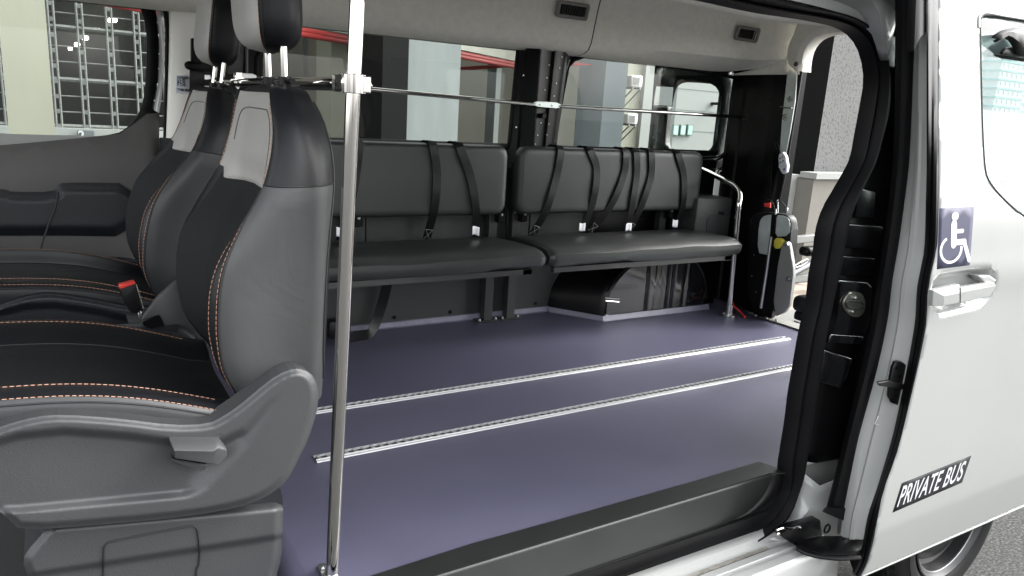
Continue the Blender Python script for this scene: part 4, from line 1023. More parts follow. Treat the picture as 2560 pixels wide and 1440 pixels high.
# ================================================================ BENCHES
def ribbon(path, wd, th=.0022, y0=2.715):
    """belt webbing hanging in front of the backrest: path of (point, width)"""
    m = MB(); P = resample(path, 22); rows = []
    for i, p in enumerate(P):
        t = (P[min(i + 1, 21)] - P[max(i - 1, 0)]).normalized(); s = t.cross(Vector((0, -1, 0)));
        s = s.normalized() if s.length > .2 else Vector((1, 0, 0))
        n = s.cross(t).normalized(); cr_ = .001 * math.sin(i * .9)
        rows.append([p - s * wd / 2 - n * th / 2, p - n * (th / 2 + cr_), p + s * wd / 2 - n * th / 2, p + s * wd / 2 + n * th / 2, p - s * wd / 2 + n * th / 2])
    m.grid(rows, True, True); return m
def bench(x0, x1, label, belts, legs, wave):
    b = thing('bench_seat', ((x0 + x1) / 2, 2.6, 0), label, 'bench', 'side facing bench seats')
    m = MB()
    # backrest: superellipse slab with soft corners
    bx0, bx1, bz0, bz1, yf, yb = x0 + .0, x1 - .03, .507, .800, 2.722, 2.785
    rows = []
    for k in range(13):
        t = k / 12; a = math.pi * t; ins = .030 * (1 - math.sin(a) ** .6) ; y = yf + (yb - yf) * (1 - math.cos(a)) / 2
        rows.append([(p[0], y, p[1]) for p in rrect(bx0 + ins, bz0 + ins, bx1 - ins, bz1 - ins, .045 - ins * .3, 8)])
    m.grid(rows, True, True)
    obj('backrest', m, LEATHER if 0 else mat('bench_vinyl', (.023, .025, .0245), .40, bump=.18, scale=450, var=.08, vscale=5, wrinkle=.10), b)
    # seat pad, a little wider at the front, with slack vinyl
    m = MB(); zt, zb = .412, .330; yF, yB = 2.43, 2.77
    rows = []
    N = 60
    prof = [(0.0, .0, .14), (.0, .012, .06), (.0, .3, .0), (.0, .6, -.004), (0, .85, -.002), (0, .95, .006)]
    def pad_row(t):
        x_f = x0 + (x1 - x0) * t; sk = .07 * t if True else 0
        r = []
        e0 = min(t, 1 - t); rnd = .007 * (1 - sm(min(t * 60, (1 - t) * 60)))
        wv = .004 * math.sin(t * 9 + wave) + .003 * math.sin(t * 23 + wave * 2)
        wb = .004 * math.sin(t * 7 + wave * 3) + .006 * sm(math.sin(t * 17 + wave) - .4)
        pr = [(yB, zb + .005), (yB, zt - .01), (yB - .02, zt - .002), ((yF + yB) / 2, zt + .003 + wv * .3), (yF + .06, zt + wv * .5), (yF + .025, zt - .008 + wv * .5), (yF + .006, zt - .022 + wv * .6), (yF, zt - .026 + wv * .6), (yF - .001, zt - .045), (yF + .001, zb + .02), (yF + .012, zb + .004 + wb), (yF + .05, zb), (yB, zb)]
        for y, z in pr:
            x = x_f - sk * (y - yF) / (yB - yF)
            zz_ = z - (rnd if z > (zt + zb) / 2 else -rnd * .6); yy = y + (rnd * 2 if y < 2.5 else 0)
            r.append(Vector((x, yy, zz_)))
        return r
    tt = [0, .004, .010, .018] + [i / N for i in range(2, N - 1)] + [.982, .990, .996, 1]
    m.grid([pad_row(t) for t in tt], True, True)
    obj('seat', m, MATS['bench_vinyl'], b)
    m = MB(); pp = [pad_row(i / N)[7] + Vector((0, -.0012, 0)) for i in range(1, N)]; m.tube(pp, .0014, 6); obj('seat_seam', m, SEAM, b)
    m = MB(); m.box((x0 + .03, 2.45, .308), (x1 - .06, 2.475, .330)); m.box((x0 + .03, 2.74, .308), (x1 - .06, 2.765, .330))
    m.box((x1 - .10, 2.45, .306), (x1 - .06, 2.765, .329)); obj('seat_frame', m, mat('frame_black', (.03, .03, .03), .35, coat=.3), b, smooth=False)
    for lx, full in legs:
        m = MB(); m.box((lx - .021, 2.835, .006 if full else .33), (lx + .021, 2.875, .72)); lg = obj('leg', m, MATS['frame_black'], b, smooth=False, bevel=.002)
        if full:
            f = MB(); f.rbox((lx - .055, 2.825, .001), (lx + .055, 2.88, .008), .002, 1); obj('foot_plate', f, MATS['frame_black'], lg)
            f = MB(); bolt(f, (lx - .042, 2.838, .008), (0, 0, 1), .006, .006); bolt(f, (lx + .042, 2.838, .008), (0, 0, 1), .006, .006); parts('foot_bolt', f, STEEL, lg)
        f = MB(); f.rbox((lx + .004, 2.80, .46), (lx + .038, 2.834, .53), .003, 1); f.tube([(lx + .055, 2.81, .34), (lx + .055, 2.81, .49), (lx + .05, 2.81, .515)], .004, 8); obj('hinge_bracket', f, BLACKG, b)
        f = MB(); bolt(f, (lx + .02, 2.80, .497), (0, -1, 0), .006, .004); bolt(f, (lx - .012, 2.834, .50), (0, -1, 0), .005, .005); parts('hinge_bolt', f, STEEL, b)
    for bp, tagpx in belts:
        path = []
        top = V(bp[0][0], bp[0][1], 2.716); path += [Vector((top.x - .004, 2.80, .795)), Vector((top.x, 2.765, .806)), Vector((top.x, 2.73, .806))]
        for i, (a, c) in enumerate(bp):
            p = V(a, c, 2.714)
            if c > 535: p = V(a, c, 2.714 + min(.05, (c - 535) * .001))
            if i == 0: p.z = min(p.z, .79)
            path.append(p)
        ms = ribbon(path, .036); be = obj('seat_belt', ms, STRAP, b)
        if tagpx:
            a, c = tagpx; m = MB(); A = V(a, c, 2.71); rows = []
            for k in range(5): rows.append([A + Vector((-.016 + .008 * k, .004 * math.sin(k) - .004, .018 - .036 * j / 4 + .003 * math.sin(k + a))) for j in range(5)])
            m.grid(rows); obj('belt_label', m, TAG, be, solid=.001)
        else:
            a, c = bp[-1]; d = V(bp[-2][0], bp[-2][1], 2.72); e = V(a, c, 2.745); u = (d - e).normalized(); s = u.cross(Vector((0, -1, 0))).normalized() * .016
            m = MB(); q = e + u * .045 + Vector((0, -.004, 0)); m.tube([q - s, q + s], .0009, 6); m.tube([q - s, e + s], .0007, 6); m.tube([q + s, e - s], .0007, 6); obj('box_stitch', m, mat('grey_thread', (.25, .25, .26), .6), be)
    return b
b1 = bench(.62, 1.682, 'long black padded bench nearest the front seats, with belts hanging over its back', [
    ([(1084, 352), (1092, 430), (1088, 510), (1066, 600)], None),
    ([(1150, 366), (1176, 440), (1190, 520), (1188, 592)], (1188, 577)),
    ([(898, 355), (890, 430), (876, 510), (850, 600)], (850, 580))], [(1.655, True), (1.0, False)], .4)
b2 = bench(1.70, 2.822, 'rear black padded bench beside the wheel housing, with six belts draped over it', [
    ([(1404, 368), (1392, 440), (1368, 520), (1330, 588)], None),
    ([(1478, 368), (1492, 420), (1484, 500), (1455, 580)], (1454, 567)),
    ([(1566, 375), (1562, 430), (1530, 510), (1474, 580)], None),
    ([(1592, 378), (1592, 440), (1580, 520), (1566, 585)], (1570, 568)),
    ([(1630, 378), (1628, 440), (1606, 510), (1572, 580)], None),
    ([(1696, 378), (1710, 440), (1708, 510), (1686, 575)], (1686, 558))], [(1.775, True), (2.66, False)], 2.1)
# loose strap down to the floor and a floor anchor
m = ribbon([V(968, 708, 2.78), V(955, 760, 2.80), V(940, 805, 2.80), V(925, 832, 2.78), V(905, 838, 2.74), V(880, 842, 2.70)], .045); o = obj('loose_strap', m, STRAP); tag(o, 'black strap hanging from under the front bench down to the purple floor', 'strap')
m = MB(); m.rbox(tuple(VZ(830, 845, .0) + Vector((-.02, -.02, .001))), tuple(VZ(860, 845, .0) + Vector((.03, .05, .075))), .012, 2); o = obj('floor_anchor', m, BLACKM); tag(o, 'small black floor anchor block just behind the chrome pole', 'anchor')

# ================================================================ POLES AND RAILS
pole = thing('grab_pole', (.431, 1.313, 0), 'tall polished steel pole standing at the floor edge beside the nearest front seat', 'pole')
pb, pt = Vector((.431, 1.313, .004)), V(893, 0, 1.313); pt = pb + (pt - pb) * 1.16
m = MB(); m.tube([pb, pb.lerp(pt, .3), pb.lerp(pt, .7), pt], .0132, 28); obj('tube', m, CHROME, pole)
m = MB(); m.rprism([VZ(a, b, .003) for a, b in chaikin([(791, 1416), (812, 1409), (840, 1428), (850, 1450), (806, 1452)], 1)], (0, 0, .004), .0012, 1); fl = obj('foot_flange', m, STEEL, pole)
m = MB(); bolt(m, VZ(806, 1422, .008), (0, 0, 1), .0045, .003); obj('flange_screw', m, STEEL, fl)
# fluted clamp
zc0, zc1 = .960, .993; pc = pb.lerp(pt, (.976 - .004) / (pt.z - .004))
m = MB(); rows = []
for z in (zc0, zc0 + .001, zc1 - .001, zc1):
    r = []
    for k in range(48):
        a = 2 * math.pi * k / 48; rr = .0195 + (.0018 if (k // 3) % 2 else 0); rr -= .001 if z in (zc0, zc1) else 0
        r.append((pc.x + rr * math.cos(a), 1.313 + rr * math.sin(a) * 1.0, z))
    rows.append(r)
m.grid(rows, True, True)
m.rbox((pc.x - .022, 1.312, zc0 + .001), (pc.x + .014, 1.352, zc1 - .001), .002, 1); m.rbox((pc.x + .008, 1.295, zc0 + .002), (pc.x + .027, 1.318, zc1 - .002), .002, 1)
obj('clamp', m, CHROME, pole); 
m = MB(); bolt(m, (pc.x + .027, 1.306, .975), (1, 0, 0), .004, .003); obj('clamp_screw', m, STEEL, pole)
bar = thing('cross_bar', (.46, 2.1, .976), 'thick polished steel bar running across behind the front seats to the pole clamp', 'bar')
E1 = Vector((.462, 1.352, .976)); E2 = V(512, 207, 2.84)
m = MB(); m.tube([E1 + (E2 - E1) * .0, E1 + (E2 - E1) * .012, E1 + (E2 - E1) * .04, E2], [.008, .010, .0130, .0130], 24); obj('tube', m, CHROME, bar)
m = MB(); m.rbox((E1.x - .012, 1.345, .962), (E1.x - .004, 1.385, .992), .002, 1); bolt(m, (E1.x - .012, 1.368, .977), (-1, 0, 0), .005, .004); obj('bracket', m, STEEL, bar)
mid = E1.lerp(E2, .62)
m = MB(); m.tube([mid - Vector((0, .025, 0)), mid + Vector((0, .025, 0))], .018, 16); m.rbox(tuple(mid + Vector((-.01, -.012, .0))), tuple(mid + Vector((.01, .012, .03))), .002, 1); obj('joint', m, CHROME, bar)
m = MB(); m.rbox(tuple(E2 + Vector((-.03, -.01, -.03))), tuple(E2 + Vector((.02, .02, .03))), .004, 1); obj('wall_plate', m, STEEL, bar)
wb = thing('wall_rail', (1.8, 2.85, .98), 'thin polished rail running along the far windows above the benches', 'rail')
c1 = V(1343, 262, 2.80); c2 = V(1393, 265, 2.80); a0_ = V(640, 196, 2.87); a1_ = V(1865, 293, 2.74)
m = MB(); m.tube([a0_, a0_.lerp(c1, .5), c1 + (a0_ - c1) * .02, c1], [.0085, .0085, .0085, .005], 16); obj('tube', m, CHROME, wb)
m = MB(); m.tube([c2, c2 + (a1_ - c2) * .03, a1_ + (c2 - a1_) * .03, a1_], [.005, .0085, .0085, .005], 16); obj('tube', m, CHROME, wb)
m = MB(); m.rprism([V(a, b, 2.795) for a, b in ((1334, 256), (1345, 253), (1392, 256), (1402, 261), (1400, 269), (1390, 271), (1345, 267), (1334, 263))], (0, .006, 0), .001, 1); br = obj('bracket', m, STEEL, wb)
m = MB(); bolt(m, V(1351, 262, 2.794), (0, -1, 0), .0045, .003); bolt(m, V(1381, 264, 2.794), (0, -1, 0), .0045, .003); parts('bracket_screw', m, CHROME, br)
m = MB(); m.rprism([V(a, b, 2.735) for a, b in ((1855, 289), (1866, 287), (1872, 290), (1870, 299), (1857, 298))], (0, .006, 0), .001, 1); obj('end_bracket', m, STEEL, wb)
m = MB(); m.rprism([V(a, b, 2.86) for a, b in ((592, 186), (600, 182), (632, 184), (642, 190), (638, 200), (598, 199))], (0, .006, 0), .001, 1); obj('end_bracket', m, STEEL, wb)
rr_ = thing('rear_grab_rail', (2.873, 2.512, 0), 'bent polished steel rail standing at the rear end of the rear bench', 'rail')
P0 = Vector((2.873, 2.512, .004)); P1 = V(1847, 510, 2.512)
pp = [P0, P0.lerp(P1, .5), P1, V(1850, 485, 2.53), V(1838, 465, 2.58), V(1810, 450, 2.66), V(1765, 428, 2.80), V(1745, 420, 2.86)]
m = MB(); m.tube([P0] + resample(pp[1:], 40), .0135, 20); obj('tube', m, CHROME, rr_)
m = MB(); m.tube([(2.873, 2.512, .001), (2.873, 2.512, .01)], .034, 24); m.tube([(2.873, 2.512, .01), (2.873, 2.512, .06)], .0165, 20); f = obj('foot_flange', m, STEEL, rr_)
m = MB()
for a in (0, 2.1, 4.2): bolt(m, (2.873 + .024 * math.cos(a), 2.512 + .024 * math.sin(a), .01), (0, 0, 1), .0045, .003)
parts('flange_screw', m, CHROME, f)
# red cable
m = MB(); m.tube(resample([V(1828, 745, 2.56), V(1835, 765, 2.54), V(1850, 778, 2.52), VZ(1862, 793, .008)], 16), .005, 8); o = obj('red_cable', m, RED); tag(o, 'short red cable lying on the floor corner by the rear post', 'cable')

# floor tracks ---------------------------------------------------
def track(a, b, label, endcut):
    a = Vector(a); b = Vector(b); L = (b - a).length; u = (b - a).normalized(); s = Vector((-u.y, u.x, 0)); t = thing('floor_track', tuple(a), label, 'rail', 'aluminium tracks on the floor')
    m = MB(); hw = .022
    prof = [(-hw, .001), (-hw + .002, .004), (-.0145, .005), (-.0135, .0075), (-.0105, .0075), (-.0098, .002), (.0098, .002), (.0105, .0075), (.0135, .0075), (.0145, .005), (hw - .002, .004), (hw, .001)]
    n = 2; m.grid([[a + u * (L * k / n) + s * y + Vector((0, 0, z)) for y, z in prof] for k in range(n + 1)], False, False)
    obj('track_body', m, ALU, t)
    m = MB(); st_ = .0254; k = 0
    while k * st_ < L - .02:
        c = a + u * (k * st_ + .012)
        for sg in (1, -1): m.prism([c + s * sg * .0106 + Vector((0, 0, .0074)) - u * .0068, c + s * sg * .0106 + Vector((0, 0, .0074)) + u * .0068, c + s * sg * .0045 + Vector((0, 0, .0072)) + u * .0035, c + s * sg * .0045 + Vector((0, 0, .0072)) - u * .0035], (0, 0, -.004))
        k += 1
    tag(obj('track_teeth', m, ALU, t, smooth=False), kind='stuff')
    m = MB(); m.add([a + s * y + Vector((0, 0, .0021)) for y in (-.0096, .0096)] + [b + s * y + Vector((0, 0, .0021)) for y in (.0096, -.0096)], [(0, 1, 2, 3)]); obj('track_slot', m, mat('slot_dark', (.035, .033, .03), .7), t, smooth=False)  # thin dark strip laid along the slot
track(VZ(700, 1043, 0), VZ(1968, 846, 0), 'aluminium track set in the floor closer to the benches', 0)
track(VZ(787, 1150, 0), (2.99, 1.838, 0), 'aluminium track set in the floor closer to the open door', 0)

# ================================================================ LIFT AT THE REAR
lift = thing('wheelchair_lift', (3.15, 2.45, 0), 'folded wheelchair lift with black housing and grey arms at the rear doorway', 'lift')
XL = 3.02
def xp(l, x=XL): return [VX(a, b, x) for a, b in l]
m = MB(); m.rprism(xp(chaikin([(1872, 550), (1885, 535), (1905, 530), (1955, 534), (1972, 540), (1979, 560), (1975, 620), (1965, 690), (1935, 800), (1868, 790)], 1), 3.000), (.05, 0, 0), .006, 2); hs_ = obj('housing', m, BLACKM, lift)
m = MB(); m.rprism(xp(chaikin([(1897, 560), (1905, 542), (1920, 537), (1932, 537), (1929, 640), (1912, 636), (1893, 632)], 1), 2.996), (.004, 0, 0), .001, 1)
m.rprism(xp(chaikin([(1938, 537), (1965, 540), (1975, 552), (1974, 590), (1934, 592)], 1), 2.996), (.004, 0, 0), .001, 1); parts('cover_plate', m, GALV, hs_)
m = MB(); m.rprism(xp([(1928, 536), (1940, 537), (1936, 592), (1924, 592)], 2.990), (.01, 0, 0), .002, 1); obj('cylinder_sleeve', m, BLACKG, hs_)
m = MB(); m.tube(xp([(1929, 592), (1917, 680), (1903, 770)], 2.986), .0095, 12); obj('lift_rod', m, STEEL, lift)
m = MB(); m.rprism(xp([(1935, 622), (1960, 622), (1948, 700), (1928, 795), (1905, 790)], 2.992), (.01, 0, 0), .002, 1); obj('black_guard', m, BLACKG, lift)
m = MB(); m.rprism(xp(chaikin([(1950, 622), (1962, 602), (1972, 604), (1978, 640), (1984, 680), (1978, 730), (1972, 776), (1928, 796)], 1), 2.985), (.02, 0, 0), .003, 2); pl_ = obj('arm_plate', m, LIFTGREY, lift)
m = MB()
for a, b in ((1967, 612), (1972, 697)): bolt(m, VX(a, b, 2.984), (-1, 0, 0), .012, .008, 16)
parts('pivot_bolt', m, STEEL, pl_)
m = MB(); m.rprism(xp(chaikin([(1935, 594), (1952, 596), (1958, 605), (1950, 622), (1933, 622)], 1), 2.980), (.03, 0, 0), .004, 2); obj('yellow_stop', m, YELLOW, lift)
m = MB()
def beam(p, q, h, wd=.03):
    p = Vector(p); q = Vector(q); m.rprism([p + Vector((0, 0, h)), q + Vector((0, 0, h)), q - Vector((0, 0, h)), p - Vector((0, 0, h))], (0, wd, 0), .004, 1)
pA = VX(1968, 604, 3.020); beam(pA, V(2140, 584, pA.y), .018); pB = VX(1978, 700, 3.020); beam(pB, V(2140, 684, pB.y), .018)
parts('lift_arm', m, LIFTGREY, lift)
m = MB(); pC = VX(1982, 684, 3.040); m.tube([pC, V(2080, 632, pC.y)], .017, 14); obj('hydraulic_cylinder', m, mat('cylinder_grey', (.15, .15, .16), .3, .3), lift)
m = MB(); pD = VX(1984, 666, 3.030); m.tube(resample([pD, V(2000, 656, pD.y), V(2018, 648, pD.y), V(2020, 652, pD.y), V(2004, 664, pD.y), V(1990, 668, pD.y)], 20), .003, 8); obj('hose', m, STEEL, lift)
m = MB(); m.rprism([VZ(a, b, -.02) for a, b in ((1935, 797), (1975, 772), (2100, 800), (2130, 860), (2011, 830))], (0, 0, -.02), .003, 1); obj('platform', m, LIFTGREY, lift)
m = MB(); m.rprism([VZ(a, b, -.017) for a, b in ((1985, 802), (2010, 790), (2100, 812), (2120, 840), (2010, 812))], (0, 0, .002), .0005, 1); obj('grip_pad', m, mat('grip', (.12, .12, .115), .8, bump=.5, scale=400), lift)
m = MB()
for a, b in ((1916, 796), (1940, 802), (1889, 790)): bolt(m, VZ(a, b, .012), (0, 0, 1), .008, .006)
parts('base_bolt', m, STEEL, lift)
m = MB()
for l in ([(1912, 503), (1925, 500), (1935, 515), (1936, 530)], [(1944, 530), (1944, 505), (1950, 500), (1962, 515), (1968, 528)]): m.tube(resample(xp(l, 3.000), 16), .0022, 8)
parts('lift_cable', m, BLACKM, lift)
m = MB(); m.tube(xp([(1939, 536), (1940, 522)], 2.990), .005, 10); m.tube(xp([(1944, 500), (1944, 532)], 3.020), .004, 8); m.rbox(tuple(VX(1967, 528, 2.990)), tuple(VX(1967, 528, 2.990) + Vector((.01, .01, .014))), .001, 1); parts('lift_valve', m, STEEL, lift)
m = MB(); m.rprism(xp([(1909, 508), (1925, 507), (1925, 520), (1918, 517), (1911, 517)], 2.985), (.01, 0, 0), .001, 1); obj('red_release', m, RED, lift)
m = MB()
for a, b in ((1885, 637), (1880, 690), (1900, 585), (1922, 545), (1970, 560), (1890, 730), (1960, 545), (1925, 625)): bolt(m, VX(a, b, 2.995), (-1, 0, 0), .003, .002, 8)
parts('housing_screw', m, STEEL, lift)
# remote control on a coiled cord
rc = thing('remote_control', VX(1953, 405, 3.02), 'white handheld lift remote with buttons hanging on the rear post', 'remote control')
m = MB(); m.rprism([VX(a, b, 3.02) for a, b in chaikin([(1943, 386), (1961, 377), (1970, 428), (1952, 438)], 1)], (.02, 0, 0), .003, 2); body = obj('remote_body', m, mat('remote_white', (.62, .62, .65), .45), rc)
m = MB()
for a, b in ((1950, 396), (1956, 392), (1951, 406), (1958, 402)): m.tube([VX(a, b, 3.02), VX(a, b, 3.017)], .004, 10)
parts('button', m, mat('button_dark', (.08, .08, .1), .5), body)
m = MB(); m.rprism([VX(a, b, 3.018) for a, b in ((1956, 424), (1961, 419), (1963, 426))], (.002, 0, 0), .0003, 1); obj('triangle_mark', m, mat('mark_purple', (.12, .08, .3), .5), body)
m = MB(); m.tube(resample([VX(a, b, 3.02) for a, b in ((1951, 384), (1946, 365), (1938, 357), (1939, 368), (1950, 384))], 16), .0025, 8); obj('hook', m, BLACKM, rc)
m = MB(); cord = resample([VX(a, b, 3.03) for a, b in ((1938, 360), (1930, 385), (1926, 420), (1924, 460), (1920, 500))], 260)
m.tube([p + Vector((math.cos(i * .75) * .004 * 0, math.cos(i * .75) * .009, math.sin(i * .75) * .009)) for i, p in enumerate(cord)], .0026, 6); obj('coiled_cord', m, RUBBER, rc)
# folded seat just inside the near rear corner
fs_ = thing('folded_seat', (2.6, 1.45, 0), 'black folded seat partly hidden behind the near door pillar', 'seat')
m = MB(); A_ = V(2008, 640, 1.75); B_ = V(2075, 612, 1.75); m.rbox((A_.x, 1.62, B_.z - .032), (A_.x + .28, 1.67, B_.z), .014, 3) if 0 else m.rbox((A_.x, 1.73, A_.z - .002), (A_.x + .25, 1.78, A_.z + .034), .016, 3); obj('armrest', m, BLACKM, fs_)
C_ = V(1989, 780, 1.75); m = MB(); m.rbox((C_.x, 1.70, C_.z - .002), (C_.x + .30, 1.78, C_.z + .062), .024, 4); obj('seat_pad', m, LEATHER_D, fs_)
m = MB(); m.rbox((C_.x + .014, 1.715, C_.z - .035), (C_.x + .30, 1.77, C_.z), .01, 2); m.rbox((C_.x + .03, 1.72, 0), (C_.x + .06, 1.75, C_.z - .03), .004, 1) if 0 else None; m.rbox((C_.x + .16, 1.72, .001), (C_.x + .20, 1.76, A_.z), .004, 1); obj('seat_frame', m, BLACKM, fs_)

# ================================================================ SIGNS ON THE DOOR
ws = thing('accessibility_sign', SK(2390, 600), 'slate blue sticker with a white wheelchair symbol above the door handle', 'sign')
Q = [(2349, 521), (2435, 517), (2424, 663), (2343, 673)]
def UV(u, v, off=0):
    v = 1 - v; a = (Q[0][0] + (Q[1][0] - Q[0][0]) * u, Q[0][1] + (Q[1][1] - Q[0][1]) * u); b = (Q[3][0] + (Q[2][0] - Q[3][0]) * u, Q[3][1] + (Q[2][1] - Q[3][1]) * u)
    return SK(a[0] + (b[0] - a[0]) * v, a[1] + (b[1] - a[1]) * v, off)
m = MB(); fill(m, [(0, 0), (1, 0), (1, 1), (0, 1)], .2, lambda u, v, d: UV(u, v, -.0012)); obj('sticker', m, SIGNBLUE, ws, solid=.0008)
m = MB()
def stroke(pts, wd):
    for a, b in zip(pts, pts[1:]):
        dx, dy = b[0] - a[0], b[1] - a[1]; L = math.hypot(dx, dy); nx, ny = -dy / L * wd / 2, dx / L * wd / 2
        m.add([UV(a[0] + nx, a[1] + ny, -.0022), UV(b[0] + nx, b[1] + ny, -.0022), UV(b[0] - nx, b[1] - ny, -.0022), UV(a[0] - nx, a[1] - ny, -.0022)], [(0, 1, 2, 3)])
    for p in pts: disc(p[0], p[1], wd / 2, wd / 2, -.0022)
def disc(u, v, ru, rv, off=-.0024, n=20): m.add([UV(u + ru * math.cos(2 * math.pi * k / n), v + rv * math.sin(2 * math.pi * k / n), off) for k in range(n)], [tuple(range(n))])
disc(.47, .855, .10, .072)
stroke([(.45, .71), (.47, .40)], .17); stroke([(.5, .60), (.72, .60)], .07); stroke([(.5, .415), (.80, .415)], .10); stroke([(.79, .40), (.97, .10)], .10)
arc = [(.40 + .345 * math.cos(t), .30 + .235 * math.sin(t)) for t in [math.radians(118 + (372 - 118) * k / 36) for k in range(37)]]
for a, b in zip(arc, arc[1:]):
    ca = (.40, .30); f1 = lambda p, s: (ca[0] + (p[0] - ca[0]) * s, ca[1] + (p[1] - ca[1]) * s)
    m.add([UV(*f1(a, 1), -.0022), UV(*f1(b, 1), -.0022), UV(*f1(b, .80), -.0022), UV(*f1(a, .80), -.0022)], [(0, 1, 2, 3)])
obj('wheelchair_symbol', m, SIGNWHITE, ws, smooth=False)
ps = thing('private_bus_sign', SK(2330, 1210), 'black sticker reading PRIVATE BUS low on the white sliding door', 'sign')
Q2 = [(2255, 1208), (2428, 1139), (2405, 1206), (2232, 1281)]
def UV2(u, v, off=0):
    v = 1 - v; a = (Q2[0][0] + (Q2[1][0] - Q2[0][0]) * u, Q2[0][1] + (Q2[1][1] - Q2[0][1]) * u); b = (Q2[3][0] + (Q2[2][0] - Q2[3][0]) * u, Q2[3][1] + (Q2[2][1] - Q2[3][1]) * u)
    return SK(a[0] + (b[0] - a[0]) * v, a[1] + (b[1] - a[1]) * v, off)
m = MB(); fill(m, [(0, 0), (1, 0), (1, 1), (0, 1)], .15, lambda u, v, d: UV2(u, v, -.0012)); obj('sticker', m, SIGNBLACK, ps, solid=.0008)
vs, fs = text_mesh('PRIVATE BUS', 1, 0, .014, .0, spacing=1.04)
x0_, x1_ = min(v.x for v in vs), max(v.x for v in vs); y0_, y1_ = min(v.y for v in vs), max(v.y for v in vs)
m = MB(); m.add([UV2(.04 + .92 * (v.x - x0_) / (x1_ - x0_), .13 + .74 * (v.y - y0_) / (y1_ - y0_), -.0024) for v in vs], fs); obj('lettering', m, SIGNWHITE, ps, smooth=False)

# ================================================================ BACKGROUND
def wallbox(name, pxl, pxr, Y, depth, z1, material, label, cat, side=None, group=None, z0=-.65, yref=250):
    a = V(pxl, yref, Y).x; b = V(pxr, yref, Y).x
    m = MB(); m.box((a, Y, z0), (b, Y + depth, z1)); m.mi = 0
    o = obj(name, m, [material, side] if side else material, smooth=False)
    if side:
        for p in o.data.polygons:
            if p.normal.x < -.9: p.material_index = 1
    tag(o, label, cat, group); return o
ZT = 4.2
# back wall of the car park hall and its ceiling slab
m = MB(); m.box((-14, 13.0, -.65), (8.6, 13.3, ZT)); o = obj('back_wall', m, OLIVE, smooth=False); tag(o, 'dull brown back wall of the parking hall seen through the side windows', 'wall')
m = MB(); m.box((-14, 6.4, 3.9), (9.0, 13.4, ZT)); o = obj('ceiling_slab', m, SOFFIT, smooth=False); tag(o, 'pale concrete ceiling slab over the parking hall beyond the van', 'ceiling')
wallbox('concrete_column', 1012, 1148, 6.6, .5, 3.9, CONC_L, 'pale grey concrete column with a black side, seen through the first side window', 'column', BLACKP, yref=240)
m = MB(); a = V(955, 240, 6.5).x; b = V(1019, 240, 6.5).x; m.box((a, 6.5, -.65), (b, 7.1, 3.9)); o = obj('black_panel', m, BLACKP, smooth=False); tag(o, 'tall black panel standing left of the pale concrete column', 'panel')
wallbox('cream_column', 828, 875, 7.6, .5, 3.9, CREAM, 'cream column left of the chrome pole, seen through the side window', 'column')
wallbox('cream_column', 783, 797, 9.0, .4, 3.9, CONC_L, 'narrow pale column farther back beside the nearest headrest', 'column')
wallbox('brown_column', 797, 828, 8.2, .4, 3.9, mat('brown_render', (.135, .125, .10), .85, var=.05), 'taupe column between the cream and the narrow pale column', 'column')
m = MB(); a = V(895, 240, 9.5).x; b = V(985, 240, 9.5).x; m.box((a, 9.5, -.65), (b, 9.8, 2.0)); o = obj('partition', m, GREYWALL, smooth=False); tag(o, 'grey green partition wall right of the chrome pole', 'wall')
wallbox('pale_post', 1238, 1250, 11, .3, 3.9, CONC_L, 'thin pale post in the dim hall right of the concrete column', 'post')
wallbox('bluish_column', 1508, 1563, 7.0, .5, 6.0, mat('blue_grey_concrete', (.155, .18, .187), .85, bump=.2, scale=30, var=.08, vscale=2), 'blue grey column seen through the rear side window', 'column')
wallbox('taupe_wall', 1380, 1475, 9.0, .3, 3.9, mat('taupe_wall', (.12, .117, .10), .85, var=.06, vscale=1.2), 'taupe wall just right of the black window pillar', 'wall')
wallbox('taupe_wall', 1475, 1510, 8.4, .3, 3.9, mat('taupe_wall2', (.15, .147, .13), .85, var=.06, vscale=1.2), 'paler taupe wall strip beside the blue grey column', 'wall')
# apartment block with air conditioners
blk = thing('apartment_block', (10, 13, -.65), 'cream block with air conditioners on brackets, behind the rear side window', 'building')
xa = V(1563, 250, 12).x; xb = V(1600, 250, 12).x; xc = V(1650, 250, 12).x
m = MB(); m.box((xa - .6, 12, -.65), (xb, 13, 7)); obj('wall', m, CREAM, blk, smooth=False)
m = MB(); m.box((xb, 11.9, -.65), (V(1640, 250, 12).x, 13, 7)); obj('white_wall', m, WHITEW, blk, smooth=False)
def ac(px0, py0, px1, py1):
    p = V(px0, py1, 11.7); q = V(px1, py0, 11.7); m = MB(); m.rbox((p.x, 11.5, p.z), (q.x, 11.98, q.z), .02, 1); a = obj('air_conditioner', m, mat('ac_white', (.7, .7, .68), .5), blk)
    m = MB(); c = ((p.x + q.x) / 2, 11.49, (p.z + q.z) / 2); w_ = (q.z - p.z)
    for k in range(7): m.box((p.x + .03, 11.49, p.z + w_ * (.15 + .1 * k)), (p.x + (q.x - p.x) * .7, 11.5, p.z + w_ * (.15 + .1 * k) + .012))
    obj('ac_grille', m, TRIM, a, smooth=False)
    m = MB()
    for x in (p.x + .05, q.x - .05): m.tube([(x, 12, p.z - .02), (x, 11.5, p.z - .02)], .02, 6); m.tube([(x, 12, p.z - .42), (x, 11.5, p.z - .04)], .015, 6)
    parts('ac_bracket', m, GREYWALL, a)
ac(1561, 190, 1592, 216); ac(1552, 284, 1580, 308)
